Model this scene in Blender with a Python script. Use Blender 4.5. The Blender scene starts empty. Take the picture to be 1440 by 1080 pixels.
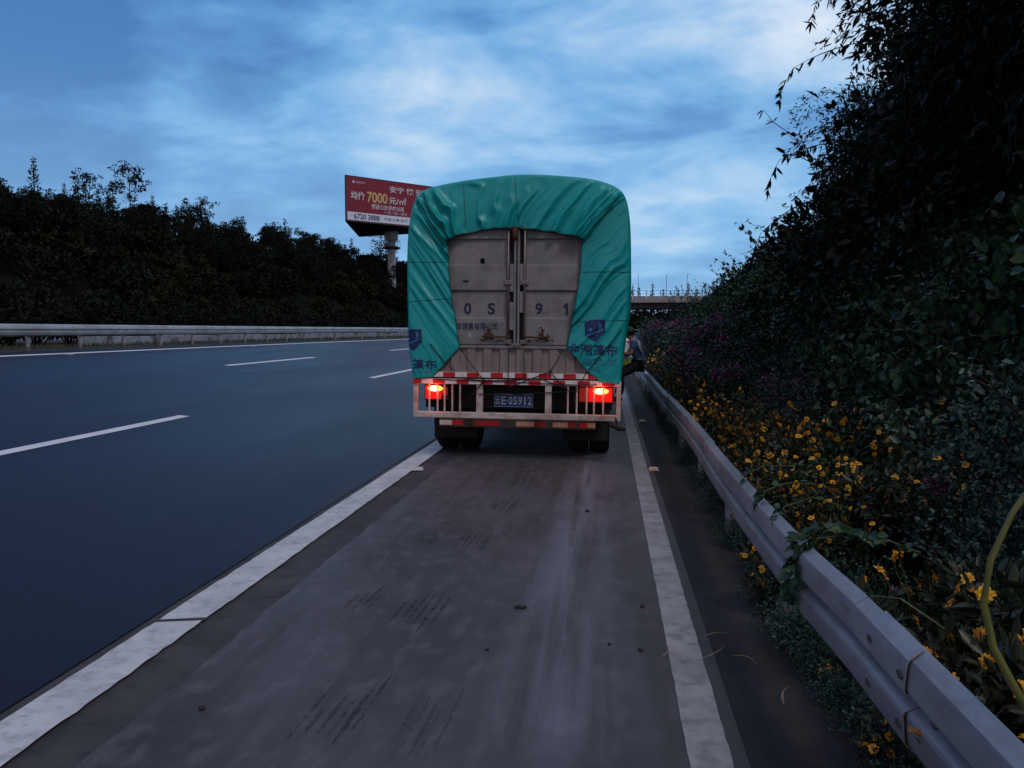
import bpy, bmesh, math, random
import numpy as np
from mathutils import Vector, Matrix
from mathutils.bvhtree import BVHTree
SC = bpy.context.scene
COL = SC.collection
R = math.radians
rnd = random.Random(7)
# ------------------------------------------------------------------ camera
cam = bpy.data.cameras.new('camera'); cam_o = bpy.data.objects.new('camera', cam); COL.objects.link(cam_o)
cam.sensor_width = 36; cam.lens = 27.5; cam.clip_start = .05; cam.clip_end = 5000
cam_o.location = (0, 0, 1.55); cam_o.rotation_euler = (R(90 - 3.952), 0, R(6.929))
SC.camera = cam_o
# ------------------------------------------------------------------ view, world, sun
SC.view_settings.view_transform = 'Standard'; SC.view_settings.look = 'None'
SC.view_settings.exposure = 0; SC.view_settings.gamma = 1
SC.cycles.max_bounces = 6; SC.cycles.transparent_max_bounces = 8
SUN_EL, SUN_AZ = 9, 150      # low dusk glow behind the camera
W = bpy.data.worlds.new('World'); SC.world = W; W.use_nodes = True
def world():
    nt = W.node_tree; N = nt.nodes; L = nt.links; N.clear()
    out = N.new('ShaderNodeOutputWorld'); bg = N.new('ShaderNodeBackground'); L.new(bg.outputs[0], out.inputs[0])
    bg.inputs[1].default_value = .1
    sky = N.new('ShaderNodeTexSky'); sky.sky_type = 'NISHITA'; sky.sun_disc = False
    sky.sun_elevation = R(SUN_EL); sky.sun_rotation = R(SUN_AZ)
    tc = N.new('ShaderNodeTexCoord'); sep = N.new('ShaderNodeSeparateXYZ'); L.new(tc.outputs['Generated'], sep.inputs[0])
    def m(op, a, b=None, c=None, clamp=False):
        n = N.new('ShaderNodeMath'); n.operation = op; n.use_clamp = clamp
        for k, v in enumerate((a, b, c)):
            if v is None: continue
            if isinstance(v, (int, float)): n.inputs[k].default_value = v
            else: L.new(v, n.inputs[k])
        return n.outputs[0]
    def ramp(fac, stops):
        n = N.new('ShaderNodeValToRGB'); L.new(fac, n.inputs[0]); e = n.color_ramp.elements
        while len(e) < len(stops): e.new(.5)
        for k, (p, c) in enumerate(stops): e[k].position = p; e[k].color = (*c, 1)
        return n.outputs[0]
    def mix(fac, a, b, mode='MIX'):
        n = N.new('ShaderNodeMix'); n.data_type = 'RGBA'; n.blend_type = mode
        for k, v in ((0, fac), (6, a), (7, b)):
            if isinstance(v, (int, float)): n.inputs[k].default_value = v
            elif isinstance(v, tuple): n.inputs[k].default_value = (*v, 1)
            else: L.new(v, n.inputs[k])
        return n.outputs[2]
    x, y, z = sep.outputs
    zz = m('MAXIMUM', z, 0.0); den = m('ADD', zz, .22)
    u = m('DIVIDE', x, den); v = m('DIVIDE', y, den)
    cb = N.new('ShaderNodeCombineXYZ'); L.new(u, cb.inputs[0]); L.new(v, cb.inputs[1])
    rot = N.new('ShaderNodeMapping'); L.new(cb.outputs[0], rot.inputs[0]); rot.inputs['Rotation'].default_value = (0, 0, R(8)); rot.inputs['Location'].default_value = (2.3, .9, 0)
    def noise(sc, det, rough, stretch, loc=(0, 0, 0)):
        mp = N.new('ShaderNodeMapping'); L.new(rot.outputs[0], mp.inputs[0]); mp.inputs['Scale'].default_value = stretch; mp.inputs['Location'].default_value = loc
        n = N.new('ShaderNodeTexNoise'); L.new(mp.outputs[0], n.inputs['Vector']); n.inputs['Scale'].default_value = sc
        n.inputs['Detail'].default_value = det; n.inputs['Roughness'].default_value = rough; n.inputs['Distortion'].default_value = .35
        return n.outputs['Fac']
    big = noise(.8, 5, .5, (1.15, 1, 1)); fine = noise(2.4, 6, .56, (1.1, 1.25, 1), (3, 1, 0)); wisp = noise(5.0, 5, .56, (.9, 1.5, 1), (7, 2, 0))
    c = m('ADD', m('MULTIPLY', big, .58), m('ADD', m('MULTIPLY', fine, .36), m('MULTIPLY', wisp, .09)))
    # brighter cloud cover towards the right of the road, deeper blue gaps to the left
    c = m('ADD', c, m('MULTIPLY', m('MULTIPLY_ADD', x, 1.0, .14), .13))
    cloud = ramp(c, [(.40, (.040, .15, .42)), (.46, (.085, .25, .56)), (.515, (.165, .385, .70)), (.565, (.29, .50, .77)), (.615, (.48, .63, .83)), (.675, (.74, .80, .90))])
    hor = ramp(zz, [(0, (1, 1, 1)), (.12, (.8, .8, .8)), (.27, (.25, .25, .25)), (.44, (0, 0, 0))])
    front = mix(m('MULTIPLY', hor, .55), cloud, (.29, .55, .83))
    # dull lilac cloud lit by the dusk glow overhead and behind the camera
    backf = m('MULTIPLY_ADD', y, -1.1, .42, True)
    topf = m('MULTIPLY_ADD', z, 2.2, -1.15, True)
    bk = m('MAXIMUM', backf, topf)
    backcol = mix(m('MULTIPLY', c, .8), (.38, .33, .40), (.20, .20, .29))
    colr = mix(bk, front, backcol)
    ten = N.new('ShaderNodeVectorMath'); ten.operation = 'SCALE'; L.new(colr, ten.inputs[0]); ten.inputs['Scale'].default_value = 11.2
    fin = mix(.07, ten.outputs[0], sky.outputs[0])
    below = m('LESS_THAN', z, -.02)
    fin = mix(below, fin, (.12, .14, .18))
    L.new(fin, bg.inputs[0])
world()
sun = bpy.data.lights.new('sun', 'SUN'); sun.energy = .8; sun.angle = R(14); sun.color = (1, .97, .97)
so = bpy.data.objects.new('sun', sun); COL.objects.link(so)
so.rotation_euler = (R(90 - 48), 0, R(36))
# ------------------------------------------------------------------ helpers
def tag(o, label=None, cat=None, group=None, kind=None):
    if label: o['label'] = label
    if cat: o['category'] = cat
    if group: o['group'] = group
    if kind: o['kind'] = kind
    return o
def empty(name, loc=(0, 0, 0), rot=(0, 0, 0), label=None, cat=None, group=None):
    o = bpy.data.objects.new(name, None); COL.objects.link(o); o.location = loc; o.rotation_euler = rot; o.empty_display_size = .2
    return tag(o, label, cat, group)
def link(name, me, mats, parent=None, smooth=False):
    o = bpy.data.objects.new(name, me); COL.objects.link(o)
    for m_ in (mats if isinstance(mats, (list, tuple)) else [mats]):
        me.materials.append(m_)
    if smooth: me.polygons.foreach_set('use_smooth', [True] * len(me.polygons))
    if parent: o.parent = parent
    return o
KIDS = {}
def copy_tree(o, parent=None):
    c = o.copy(); COL.objects.link(c)
    if parent: c.parent = parent; c.matrix_parent_inverse = Matrix()
    for ch in list(o.children): copy_tree(ch, c)
    return c
class MB:
    def __init__(s): s.v = []; s.f = []; s.mi = []
    def add(s, vs, fs, mi=0):
        n = len(s.v); s.v += [tuple(p) for p in vs]; s.f += [tuple(i + n for i in f) for f in fs]; s.mi += [mi] * len(fs); return s
    def box(s, x0, x1, y0, y1, z0, z1, mi=0):
        vs = [(x, y, z) for z in (z0, z1) for y in (y0, y1) for x in (x0, x1)]
        return s.add(vs, [(0, 2, 3, 1), (4, 5, 7, 6), (0, 1, 5, 4), (2, 6, 7, 3), (0, 4, 6, 2), (1, 3, 7, 5)], mi)
    def tube(s, pts, rad, n=8, mi=0, cap=True):
        P = [Vector(p) for p in pts]; rs = rad if isinstance(rad, (list, tuple)) else [rad] * len(P)
        vs = []; fs = []; up = Vector((.13, .29, 1)).normalized()
        for i, p in enumerate(P):
            t = (P[min(i + 1, len(P) - 1)] - P[max(i - 1, 0)]).normalized()
            a = t.cross(up)
            if a.length < .05: a = t.cross(Vector((1, 0, 0)))
            a.normalize(); b = t.cross(a).normalized()
            for k in range(n):
                w = 2 * math.pi * k / n; vs.append(p + (a * math.cos(w) + b * math.sin(w)) * rs[i])
        for i in range(len(P) - 1):
            for k in range(n): fs.append((i * n + k, i * n + (k + 1) % n, (i + 1) * n + (k + 1) % n, (i + 1) * n + k))
        if cap: fs.append(tuple(range(n - 1, -1, -1))); fs.append(tuple((len(P) - 1) * n + k for k in range(n)))
        return s.add(vs, fs, mi)
    def lathe(s, prof, n=24, axis='x', c=(0, 0, 0), mi=0):
        vs = []
        for r, h in prof:
            for k in range(n):
                w = 2 * math.pi * k / n; a, b = r * math.cos(w), r * math.sin(w)
                p = (h, a, b) if axis == 'x' else ((a, h, b) if axis == 'y' else (a, b, h))
                vs.append((p[0] + c[0], p[1] + c[1], p[2] + c[2]))
        m_ = len(prof)
        fs = [(i * n + k, i * n + (k + 1) % n, (i + 1) * n + (k + 1) % n, (i + 1) * n + k) for i in range(m_ - 1) for k in range(n)]
        fs.append(tuple(range(n - 1, -1, -1))); fs.append(tuple((m_ - 1) * n + k for k in range(n)))
        return s.add(vs, fs, mi)
    def prism(s, poly, y0, y1, plane='xz', mi=0):
        n = len(poly)
        f3 = (lambda p, d: (p[0], d, p[1])) if plane == 'xz' else ((lambda p, d: (d, p[0], p[1])) if plane == 'yz' else (lambda p, d: (p[0], p[1], d)))
        vs = [f3(p, y0) for p in poly] + [f3(p, y1) for p in poly]
        return s.add(vs, [tuple(range(n)), tuple(range(2 * n - 1, n - 1, -1))] + [(i, i + n, (i + 1) % n + n, (i + 1) % n) for i in range(n)], mi)
    def build(s, name, mats, parent=None, smooth=False, bevel=0, fix=True):
        me = bpy.data.meshes.new(name); me.from_pydata(s.v, [], s.f)
        if any(s.mi): me.polygons.foreach_set('material_index', s.mi)
        if fix:
            bm = bmesh.new(); bm.from_mesh(me); bmesh.ops.recalc_face_normals(bm, faces=bm.faces); bm.to_mesh(me); bm.free()
        me.update()
        o = link(name, me, mats, parent, smooth)
        if bevel:
            b = o.modifiers.new('bevel', 'BEVEL'); b.width = bevel; b.segments = 2; b.limit_method = 'ANGLE'; b.angle_limit = R(40)
        return o
def fast_mesh(name, V, F, mats, parent=None, mi=None):
    """V (n,3) array, F (m,4) int array of quads"""
    me = bpy.data.meshes.new(name); n, m_ = len(V), len(F)
    me.vertices.add(n); me.vertices.foreach_set('co', np.asarray(V, np.float32).ravel())
    me.loops.add(m_ * 4); me.loops.foreach_set('vertex_index', np.asarray(F, np.int32).ravel())
    me.polygons.add(m_); me.polygons.foreach_set('loop_start', np.arange(0, m_ * 4, 4, dtype=np.int32))
    if mi is not None: me.polygons.foreach_set('material_index', np.asarray(mi, np.int32))
    me.update(calc_edges=True); me.validate()
    return link(name, me, mats, parent)
# ------------------------------------------------------------------ materials
M = {}
def mat(name, base, rough=.6, metal=0., c2=None, sc=4., amt=.6, det=5., bump=0., bsc=40., coord='Object', stretch=(1, 1, 1), spec=.5, c3=None, sc3=30., amt3=.4, emit=None, estr=0., island=None, rvar=0.):
    m = bpy.data.materials.new(name); m.use_nodes = True; nt = m.node_tree; N = nt.nodes; L = nt.links
    p = N['Principled BSDF']; p.inputs['Base Color'].default_value = (*base, 1); p.inputs['Roughness'].default_value = rough
    p.inputs['Metallic'].default_value = metal; p.inputs['Specular IOR Level'].default_value = spec
    tc = N.new('ShaderNodeTexCoord'); mp = N.new('ShaderNodeMapping'); L.new(tc.outputs[coord], mp.inputs[0]); mp.inputs['Scale'].default_value = stretch
    cur = None
    def noise(s, d=det):
        n = N.new('ShaderNodeTexNoise'); L.new(mp.outputs[0], n.inputs['Vector']); n.inputs['Scale'].default_value = s; n.inputs['Detail'].default_value = d; n.inputs['Roughness'].default_value = .6; return n.outputs['Fac']
    def mixin(a, col, fac):
        x = N.new('ShaderNodeMix'); x.data_type = 'RGBA'; L.new(fac, x.inputs[0])
        if a is None: x.inputs[6].default_value = (*base, 1)
        else: L.new(a, x.inputs[6])
        x.inputs[7].default_value = (*col, 1); return x.outputs[2]
    def shape(f, a, lo=.42, hi=.66):
        r = N.new('ShaderNodeMapRange'); L.new(f, r.inputs[0]); r.inputs[1].default_value = lo; r.inputs[2].default_value = hi; r.inputs[3].default_value = 0; r.inputs[4].default_value = a; return r.outputs[0]
    if c2:
        nf = noise(sc); cur = mixin(cur, c2, shape(nf, amt))
        if rvar:
            r = N.new('ShaderNodeMapRange'); L.new(nf, r.inputs[0]); r.inputs[1].default_value = .35; r.inputs[2].default_value = .65; r.inputs[3].default_value = rough - rvar; r.inputs[4].default_value = rough + rvar; L.new(r.outputs[0], p.inputs['Roughness'])
    if c3: cur = mixin(cur, c3, shape(noise(sc3), amt3, .5, .68))
    if island:
        g = N.new('ShaderNodeNewGeometry'); oi = N.new('ShaderNodeObjectInfo')
        a = N.new('ShaderNodeMath'); a.operation = 'MULTIPLY_ADD'; L.new(oi.outputs['Random'], a.inputs[0]); a.inputs[1].default_value = .35; 
        b = N.new('ShaderNodeMath'); b.operation = 'MULTIPLY'; L.new(g.outputs['Random Per Island'], b.inputs[0]); b.inputs[1].default_value = .65; L.new(b.outputs[0], a.inputs[2])
        r = N.new('ShaderNodeValToRGB'); L.new(a.outputs[0], r.inputs[0]); e = r.color_ramp.elements
        while len(e) < len(island): e.new(.5)
        for k, c in enumerate(island): e[k].position = k / max(1, len(island) - 1); e[k].color = (*c, 1)
        cur = r.outputs[0]
    if cur is not None: L.new(cur, p.inputs['Base Color'])
    if bump:
        bn = N.new('ShaderNodeBump'); bn.inputs['Strength'].default_value = bump; bn.inputs['Distance'].default_value = .01; L.new(noise(bsc, 4), bn.inputs['Height']); L.new(bn.outputs[0], p.inputs['Normal'])
    if emit: p.inputs['Emission Color'].default_value = (*emit, 1); p.inputs['Emission Strength'].default_value = estr
    M[name] = m; return m
mat('asphalt', (.0065, .0042, .017), .40, c2=(.012, .0085, .028), sc=.55, amt=.85, bump=.8, bsc=190, stretch=(1, .18, 1), c3=(.018, .013, .036), sc3=70, amt3=.6, spec=.24, rvar=.06)
mat('asphalt_old', (.040, .036, .040), .8, c2=(.10, .092, .095), sc=1.6, amt=.55, bump=.9, bsc=60, c3=(.016, .015, .017), sc3=6, amt3=.7)
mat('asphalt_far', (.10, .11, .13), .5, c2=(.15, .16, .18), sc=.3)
mat('verge', (.018, .016, .018), .85, c2=(.045, .039, .040), sc=1.3, amt=.7, bump=.8, bsc=45, c3=(.012, .011, .011), sc3=4.5, amt3=.6)
mat('soil', (.028, .026, .018), .95, c2=(.03, .042, .016), sc=.8, amt=.8, bump=.8, bsc=18)
mat('hill_soil', (.004, .005, .003), 1, c2=(.009, .011, .005), sc=.25, amt=.7, bump=.6, bsc=8, spec=.1)
mat('ground', (.04, .05, .03), 1, c2=(.06, .06, .04), sc=.02)
mat('line_paint', (.60, .615, .62), .6, c2=(.36, .37, .38), sc=3.5, amt=.6, bump=.35, bsc=55, c3=(.24, .245, .25), sc3=16, amt3=.5)
mat('line_paint_dirty', (.33, .325, .335), .72, c2=(.17, .165, .17), sc=3.2, amt=.8, bump=.5, bsc=45, c3=(.10, .092, .09), sc3=9, amt3=.65)
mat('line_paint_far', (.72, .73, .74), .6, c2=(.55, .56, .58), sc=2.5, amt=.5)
mat('rubber_mark', (.03, .027, .028), .8)
mat('galv', (.40, .40, .425), .46, .45, c2=(.22, .22, .235), sc=2.6, amt=.75, bump=.16, bsc=22, c3=(.15, .135, .125), sc3=9, amt3=.45, stretch=(1, .45, 1))
mat('galv_bolt', (.16, .15, .15), .5, .7, c2=(.12, .06, .035), sc=60)
mat('tarp', (.003, .36, .365), .38, c2=(.002, .29, .31), sc=1.4, amt=.6, bump=.18, bsc=26, c3=(.004, .41, .385), sc3=.7, amt3=.5)
mat('tarp_hem', (.003, .12, .105), .6)
mat('ink', (.006, .022, .115), .6, c2=(.004, .03, .12), sc=30)
mat('ink_door', (.007, .012, .060), .6, c2=(.015, .02, .07), sc=40)
mat('ink_white', (.62, .66, .70), .6)
mat('ink_pale', (.05, .20, .42), .6)
mat('box_paint', (.225, .222, .225), .55, c2=(.135, .128, .128), sc=3.2, amt=.85, bump=.12, bsc=30, c3=(.30, .27, .265), sc3=7, amt3=.5)
mat('box_lower', (.24, .205, .195), .6, c2=(.16, .125, .115), sc=3.4, amt=.8, bump=.14, bsc=30, c3=(.33, .29, .27), sc3=8, amt3=.5, stretch=(1, 1, .35))
mat('gap_dark', (.012, .011, .012), .8)
mat('rod', (.25, .23, .23), .4, .6, c2=(.12, .08, .06), sc=9, amt=.6)
mat('rust', (.085, .04, .022), .8, .2, c2=(.05, .028, .02), sc=20)
mat('frame_paint', (.60, .52, .49), .5, c2=(.30, .20, .15), sc=5, amt=.7, bump=.1, c3=(.17, .085, .05), sc3=11, amt3=.6, stretch=(.5, 1, 1))
mat('tape_red', (.58, .006, .016), .32, c2=(.42, .006, .014), sc=14, amt=.5, bump=.06, bsc=160)
mat('tape_white', (.80, .74, .73), .35, c2=(.60, .53, .52), sc=12, amt=.6, bump=.06, bsc=160)
mat('tape_red_old', (.42, .012, .012), .5, c2=(.22, .02, .015), sc=9, amt=.7)
mat('tape_white_old', (.60, .36, .24), .5, c2=(.36, .20, .13), sc=9, amt=.7)
mat('under_bar', (.05, .042, .034), .7, c2=(.09, .07, .05), sc=6)
mat('chassis', (.007, .007, .007), .8, c2=(.016, .013, .011), sc=5, bump=.2)
mat('tyre', (.007, .007, .008), .85, bump=.3, bsc=60)
mat('rim', (.20, .20, .21), .5, .5, c2=(.10, .07, .05), sc=9)
mat('plate_blue', (.008, .045, .20), .45, c2=(.012, .055, .22), sc=40)
mat('plate_ink', (.50, .56, .60), .5)
mat('rope', (.016, .016, .018), .9)
mat('lamp_red', (.35, .004, .004), .25, emit=(1, .012, .008), estr=.6)
mat('lamp_dim', (.30, .01, .006), .3, emit=(1, .05, .012), estr=.10)
mat('lamp_hot', (1, .5, .2), .3, emit=(1, .20, .03), estr=4.2)
mat('lamp_core', (1, .8, .5), .3, emit=(1, .60, .22), estr=13)
mat('cab_paint', (.08, .16, .30), .35, c2=(.06, .13, .26), sc=3)
mat('glass', (.012, .014, .017), .08, spec=.7)
mat('bb_red', (.215, .005, .026), .5, c2=(.185, .005, .022), sc=.3)
mat('bb_white', (.66, .70, .80), .5)
mat('bb_frame', (.035, .035, .045), .7)
mat('bb_gold', (.60, .40, .18), .5)
mat('bb_text', (.62, .62, .68), .5)
mat('bb_ink', (.05, .075, .16), .5)
mat('bb_steel', (.012, .013, .016), .75, c2=(.03, .028, .028), sc=.8)
mat('pole_paint', (.40, .42, .47), .5, c2=(.30, .31, .35), sc=.6, amt=.6, c3=(.14, .13, .13), sc3=1.4, amt3=.4)
mat('pylon_steel', (.13, .16, .20), .6)
mat('concrete', (.30, .285, .30), .8, c2=(.22, .205, .215), sc=.5, amt=.7, bump=.2, bsc=8)
mat('concrete_pale', (.34, .36, .42), .8, c2=(.20, .21, .25), sc=1.5, amt=.7, c3=(.03, .04, .03), sc3=2.2, amt3=.9)
mat('concrete_dark', (.05, .045, .05), .9, c2=(.08, .07, .07), sc=.4)
mat('skin', (.36, .19, .12), .5, c2=(.30, .15, .10), sc=12)
mat('hair', (.010, .008, .007), .6)
mat('shirt', (.07, .14, .30), .8, c2=(.035, .07, .19), sc=7, amt=.8)
mat('shirt_pale', (.40, .48, .56), .8)
mat('trousers', (.012, .015, .028), .85, c2=(.02, .023, .04), sc=9)
mat('paper', (.72, .76, .80), .6)
mat('vest', (.50, .62, .10), .6)
mat('car_white', (.72, .75, .80), .22, spec=.7)
mat('stud', (.50, .52, .52), .4)
mat('stud_amber', (.62, .33, .06), .3)
mat('straw', (.32, .22, .12), .7, c2=(.22, .14, .07), sc=40)
mat('pebble', (.02, .019, .02), .8)
mat('bark', (.020, .015, .011), .9, c2=(.035, .028, .02), sc=9, bump=.5)
mat('stem', (.05, .07, .02), .6, c2=(.09, .10, .03), sc=8)
mat('stalk', (.16, .17, .045), .5, c2=(.10, .12, .03), sc=14, stretch=(1, 1, .4))
LG = .36
mat('leaf_broad', (.05, .08, .04), .46, spec=.3, island=[(.005, .018, .010), (.011, .038, .019), (.019, .064, .030), (.050, .095, .026)])
mat('leaf_small', (.05, .08, .04), .46, spec=.34, island=[(.008, .024, .019), (.018, .048, .038), (.034, .078, .062), (.055, .105, .085)])
mat('leaf_dark', (.03, .05, .03), .5, spec=.22, island=[(.004, .008, .005), (.007, .013, .008), (.012, .020, .010)])
mat('leaf_olive', (.06, .08, .03), .45, island=[(.010, .016, .007), (.020, .028, .010), (.034, .042, .013)])
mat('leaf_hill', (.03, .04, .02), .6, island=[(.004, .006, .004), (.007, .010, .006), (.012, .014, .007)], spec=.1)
mat('leaf_blue', (.03, .05, .06), .7, island=[(.018, .030, .045), (.03, .045, .065)])
mat('leaf_scrub', (.03, .04, .02), .8, island=[(.006, .009, .005), (.013, .018, .008), (.024, .029, .010)], spec=.08)
mat('petal', (.80, .33, .012), .5, island=[(.78, .27, .006), (.90, .42, .010), (.95, .55, .025)])
mat('petal_core', (.45, .12, .008), .6)
mat('bract', (.25, .012, .20), .5, island=[(.13, .008, .12), (.26, .012, .20), (.34, .02, .17)])
mat('grass', (.05, .06, .02), .6, island=[(.025, .035, .012), (.05, .06, .02), (.09, .085, .035)])
mat('lamp_white', (.8, .8, .8), .3, emit=(.85, .93, 1), estr=1.6)
# shoulder concrete: worn slab with polished wheel track, darker patches and dirt
def shoulder_mat():
    m = mat('slab', (.086, .084, .094), .62, c2=(.043, .042, .047), sc=1.3, amt=.95, bump=.9, bsc=130, c3=(.145, .132, .155), sc3=9, amt3=.6, stretch=(1, .5, 1), rvar=.08)
    nt = m.node_tree; N = nt.nodes; L = nt.links; p = N['Principled BSDF']
    src = p.inputs['Base Color'].links[0].from_socket
    tc = N.new('ShaderNodeTexCoord'); sp = N.new('ShaderNodeSeparateXYZ'); L.new(tc.outputs['Object'], sp.inputs[0])
    def mm(op, a, b=None, c=None, cl=False):
        n = N.new('ShaderNodeMath'); n.operation = op; n.use_clamp = cl
        for k, v in enumerate((a, b, c)):
            if v is None: continue
            if isinstance(v, (int, float)): n.inputs[k].default_value = v
            else: L.new(v, n.inputs[k])
        return n.outputs[0]
    def nz(scale, st, det=4):
        mp = N.new('ShaderNodeMapping'); L.new(tc.outputs['Object'], mp.inputs[0]); mp.inputs['Scale'].default_value = st
        n = N.new('ShaderNodeTexNoise'); L.new(mp.outputs[0], n.inputs['Vector']); n.inputs['Scale'].default_value = scale; n.inputs['Detail'].default_value = det; return n.outputs['Fac']
    def mx(fac, a, col):
        n = N.new('ShaderNodeMix'); n.data_type = 'RGBA'; L.new(fac, n.inputs[0]); L.new(a, n.inputs[6]); n.inputs[7].default_value = (*col, 1); return n.outputs[2]
    # long wheel streaks
    st = nz(7, (1, .045, 1), 5)
    trk = mm('SUBTRACT', 1, mm('MULTIPLY', mm('ABSOLUTE', mm('ADD', sp.outputs[0], .22)), 3.4), cl=True)
    pale = mm('MULTIPLY', trk, mm('MULTIPLY_ADD', st, 5.5, -2.2, True))
    c = mx(mm('MULTIPLY', pale, .85), src, (.205, .205, .27))
    dk = mm('MULTIPLY', mm('MULTIPLY_ADD', nz(9, (1, .05, 1), 4), 6, -3.2, True), .7)
    c = mx(dk, c, (.055, .048, .05))
    # dirty margins beside the lines and blotches of old oil
    edge = mm('MULTIPLY_ADD', mm('ADD', sp.outputs[0], mm('MULTIPLY', nz(2.5, (1, .6, 1)), .8)), 4.0, -1.95, True)
    c = mx(mm('MULTIPLY', edge, .72), c, (.05, .042, .042))
    bl = mm('MULTIPLY_ADD', nz(1.5, (1, .7, 1), 6), 7, -4.25, True)
    c = mx(mm('MULTIPLY', bl, .6), c, (.06, .052, .053))
    # darker, uneven patch across the near right of the slab
    yn = mm('MULTIPLY_ADD', mm('ADD', sp.outputs[1], mm('MULTIPLY', nz(2.2, (1, 1, 1)), 1.3)), -2.6, 9.6, True)
    xn = mm('MULTIPLY_ADD', mm('ADD', sp.outputs[0], mm('MULTIPLY', nz(3.1, (1, 1, 1)), .5)), 3.0, 1.1, True)
    c = mx(mm('MULTIPLY', mm('MULTIPLY', yn, xn), .6), c, (.06, .055, .062))
    L.new(c, p.inputs['Base Color'])
shoulder_mat()
# door lettering needs no more than that
# ------------------------------------------------------------------ ground and road
def off(y): return max(0., y - 25) ** 2 / 820.
def zroad(x):
    if x >= -2.4: return -.009 * x
    return .0216 + .083 * (-2.4 - x)
def ribbon(name, x0, x1, y0, y1, m_, lift=0., step=1., zf=None, jit=(0, 0), nx=1, seed=1, drop=0):
    r = random.Random(seed); ys = list(np.arange(y0, y1 + step * .5, step)); V = []; F = []
    for y in ys:
        a = x0 + (r.uniform(-1, 1) * jit[0] if y < 30 else 0); b = x1 + (r.uniform(-1, 1) * jit[1] if y < 30 else 0)
        for k in range(nx + 1):
            x = a + (b - a) * k / nx; V.append((x + off(y), y, (zf or zroad)(x) + lift))
    n = nx + 1
    for i in range(len(ys) - 1):
        for k in range(nx): F.append((i * n + k, i * n + k + 1, (i + 1) * n + k + 1, (i + 1) * n + k))
    mb = MB(); mb.add(V, F); o = mb.build(name, m_, fix=False); return tag(o, kind='structure')
g = MB().add([(-3000, -600, -.7), (3000, -600, -.7), (3000, 4000, -.7), (-3000, 4000, -.7)], [(0, 1, 2, 3)]).build('ground', M['ground']); tag(g, kind='structure')
Y0, Y1 = -14, 260
zj = lambda x: -.009 * x - .012 + .02
ribbon('main_road', -14.35, -2.40, Y0, Y1, M['asphalt'], 0, 1, nx=4)
ribbon('asphalt_strip', -2.40, -1.70, Y0, Y1, M['asphalt_old'], -.006, 1)
ribbon('emergency_lane', -1.84, .52, Y0, Y1, M['slab'], 0, .10, jit=(.014, 0), seed=3, nx=3)
def zverge(x): return -.0047 - .02 * max(0, x - .5)
ribbon('verge', .50, 1.25, Y0, Y1, M['verge'], -.006, 1, zf=zverge)
ribbon('solid_line', -2.335, -2.10, Y0, Y1, M['line_paint'], .006, .07, jit=(.004, .005), seed=5)
# the gap in the paint where the slab joint crosses it, a thin dark crack
tag(MB().add([(-2.345, 3.735, zroad(-2.34) + .0085), (-2.345, 3.765, zroad(-2.34) + .0085), (-2.09, 3.84, zroad(-2.1) + .0085), (-2.09, 3.80, zroad(-2.1) + .0085)], [(0, 3, 2, 1)]).build('paint_crack', M['asphalt_old']), kind='structure')
ribbon('kerb_line', .305, .462, Y0, Y1, M['line_paint_dirty'], .004, .05, jit=(.0028, .0028), seed=6)
for k in range(-2, 14):
    y = 4.45 + 15 * k
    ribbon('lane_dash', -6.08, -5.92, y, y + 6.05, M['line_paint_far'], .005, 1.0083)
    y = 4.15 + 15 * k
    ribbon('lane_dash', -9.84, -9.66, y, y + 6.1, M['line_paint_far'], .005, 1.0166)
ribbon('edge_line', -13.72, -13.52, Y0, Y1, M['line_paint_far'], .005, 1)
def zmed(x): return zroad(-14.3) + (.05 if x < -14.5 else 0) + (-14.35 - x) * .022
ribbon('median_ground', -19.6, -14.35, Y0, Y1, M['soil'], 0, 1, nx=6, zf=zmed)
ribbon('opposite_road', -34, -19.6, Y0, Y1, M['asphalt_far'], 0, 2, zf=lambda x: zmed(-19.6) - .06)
def hnoise(x, y):
    return .5 * math.sin(x * .31 + 1.3 * math.sin(y * .11)) + .5 * math.sin(y * .23 + 1.1 * math.sin(x * .17 + 2)) + .3 * math.sin(x * .9 + y * .7)
def zleft(x, y):          # x measured from the road, negative to the left
    d = -34 - x; z = 1.05
    if d > 0:
        k = 1.0 if y < 120 else max(.28, 1 - (y - 120) / 110)
        up = 13.6 * (1 - math.exp(-max(0, d - 1) / 13.)) if d > 1 else 0
        z += up * k + .35 * hnoise(x, y) * min(1, d / 4)
    return z
def terrain(name, xs, ys, zf, m_):
    V = [(x + off(y) * (1 if y < 160 else .6), y, zf(x, y)) for y in ys for x in xs]; n = len(xs)
    F = [(i * n + k, i * n + k + 1, (i + 1) * n + k + 1, (i + 1) * n + k) for i in range(len(ys) - 1) for k in range(n - 1)]
    o = MB().add(V, F).build(name, m_, smooth=True, fix=False); return tag(o, kind='structure')
terrain('hill', list(-34 - np.array([110, 80, 60, 48, 40, 34, 29, 25, 21, 18, 15, 12, 9.5, 7, 5, 3, 1.5, 0])), list(np.arange(-14, 330, 4.)), zleft, M['hill_soil'])
def zright(x, y):
    k = 1 if y < 18 else max(.42, 1 - (y - 18) / 75)
    d = x - 1.2
    if d <= 0: return -.03
    z = -.03 + (.18 * d if d < .5 else .09 + .62 * (d - .5)) if d < 5.5 else -.03 + .09 + 3.1 + .22 * (d - 5.5)
    return z * (k if d > .6 else 1) + .10 * hnoise(x * 2, y * 1.6) * min(1, d / 2)
terrain('hillside', [1.2, 1.45, 1.7, 2, 2.4, 2.9, 3.4, 4, 4.7, 5.5, 6.5, 8, 10, 13, 18, 26, 40, 70, 120], list(np.arange(-14, 60, 1.)) + list(np.arange(60, 262, 4.)), zright, M['hill_soil'])
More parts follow.
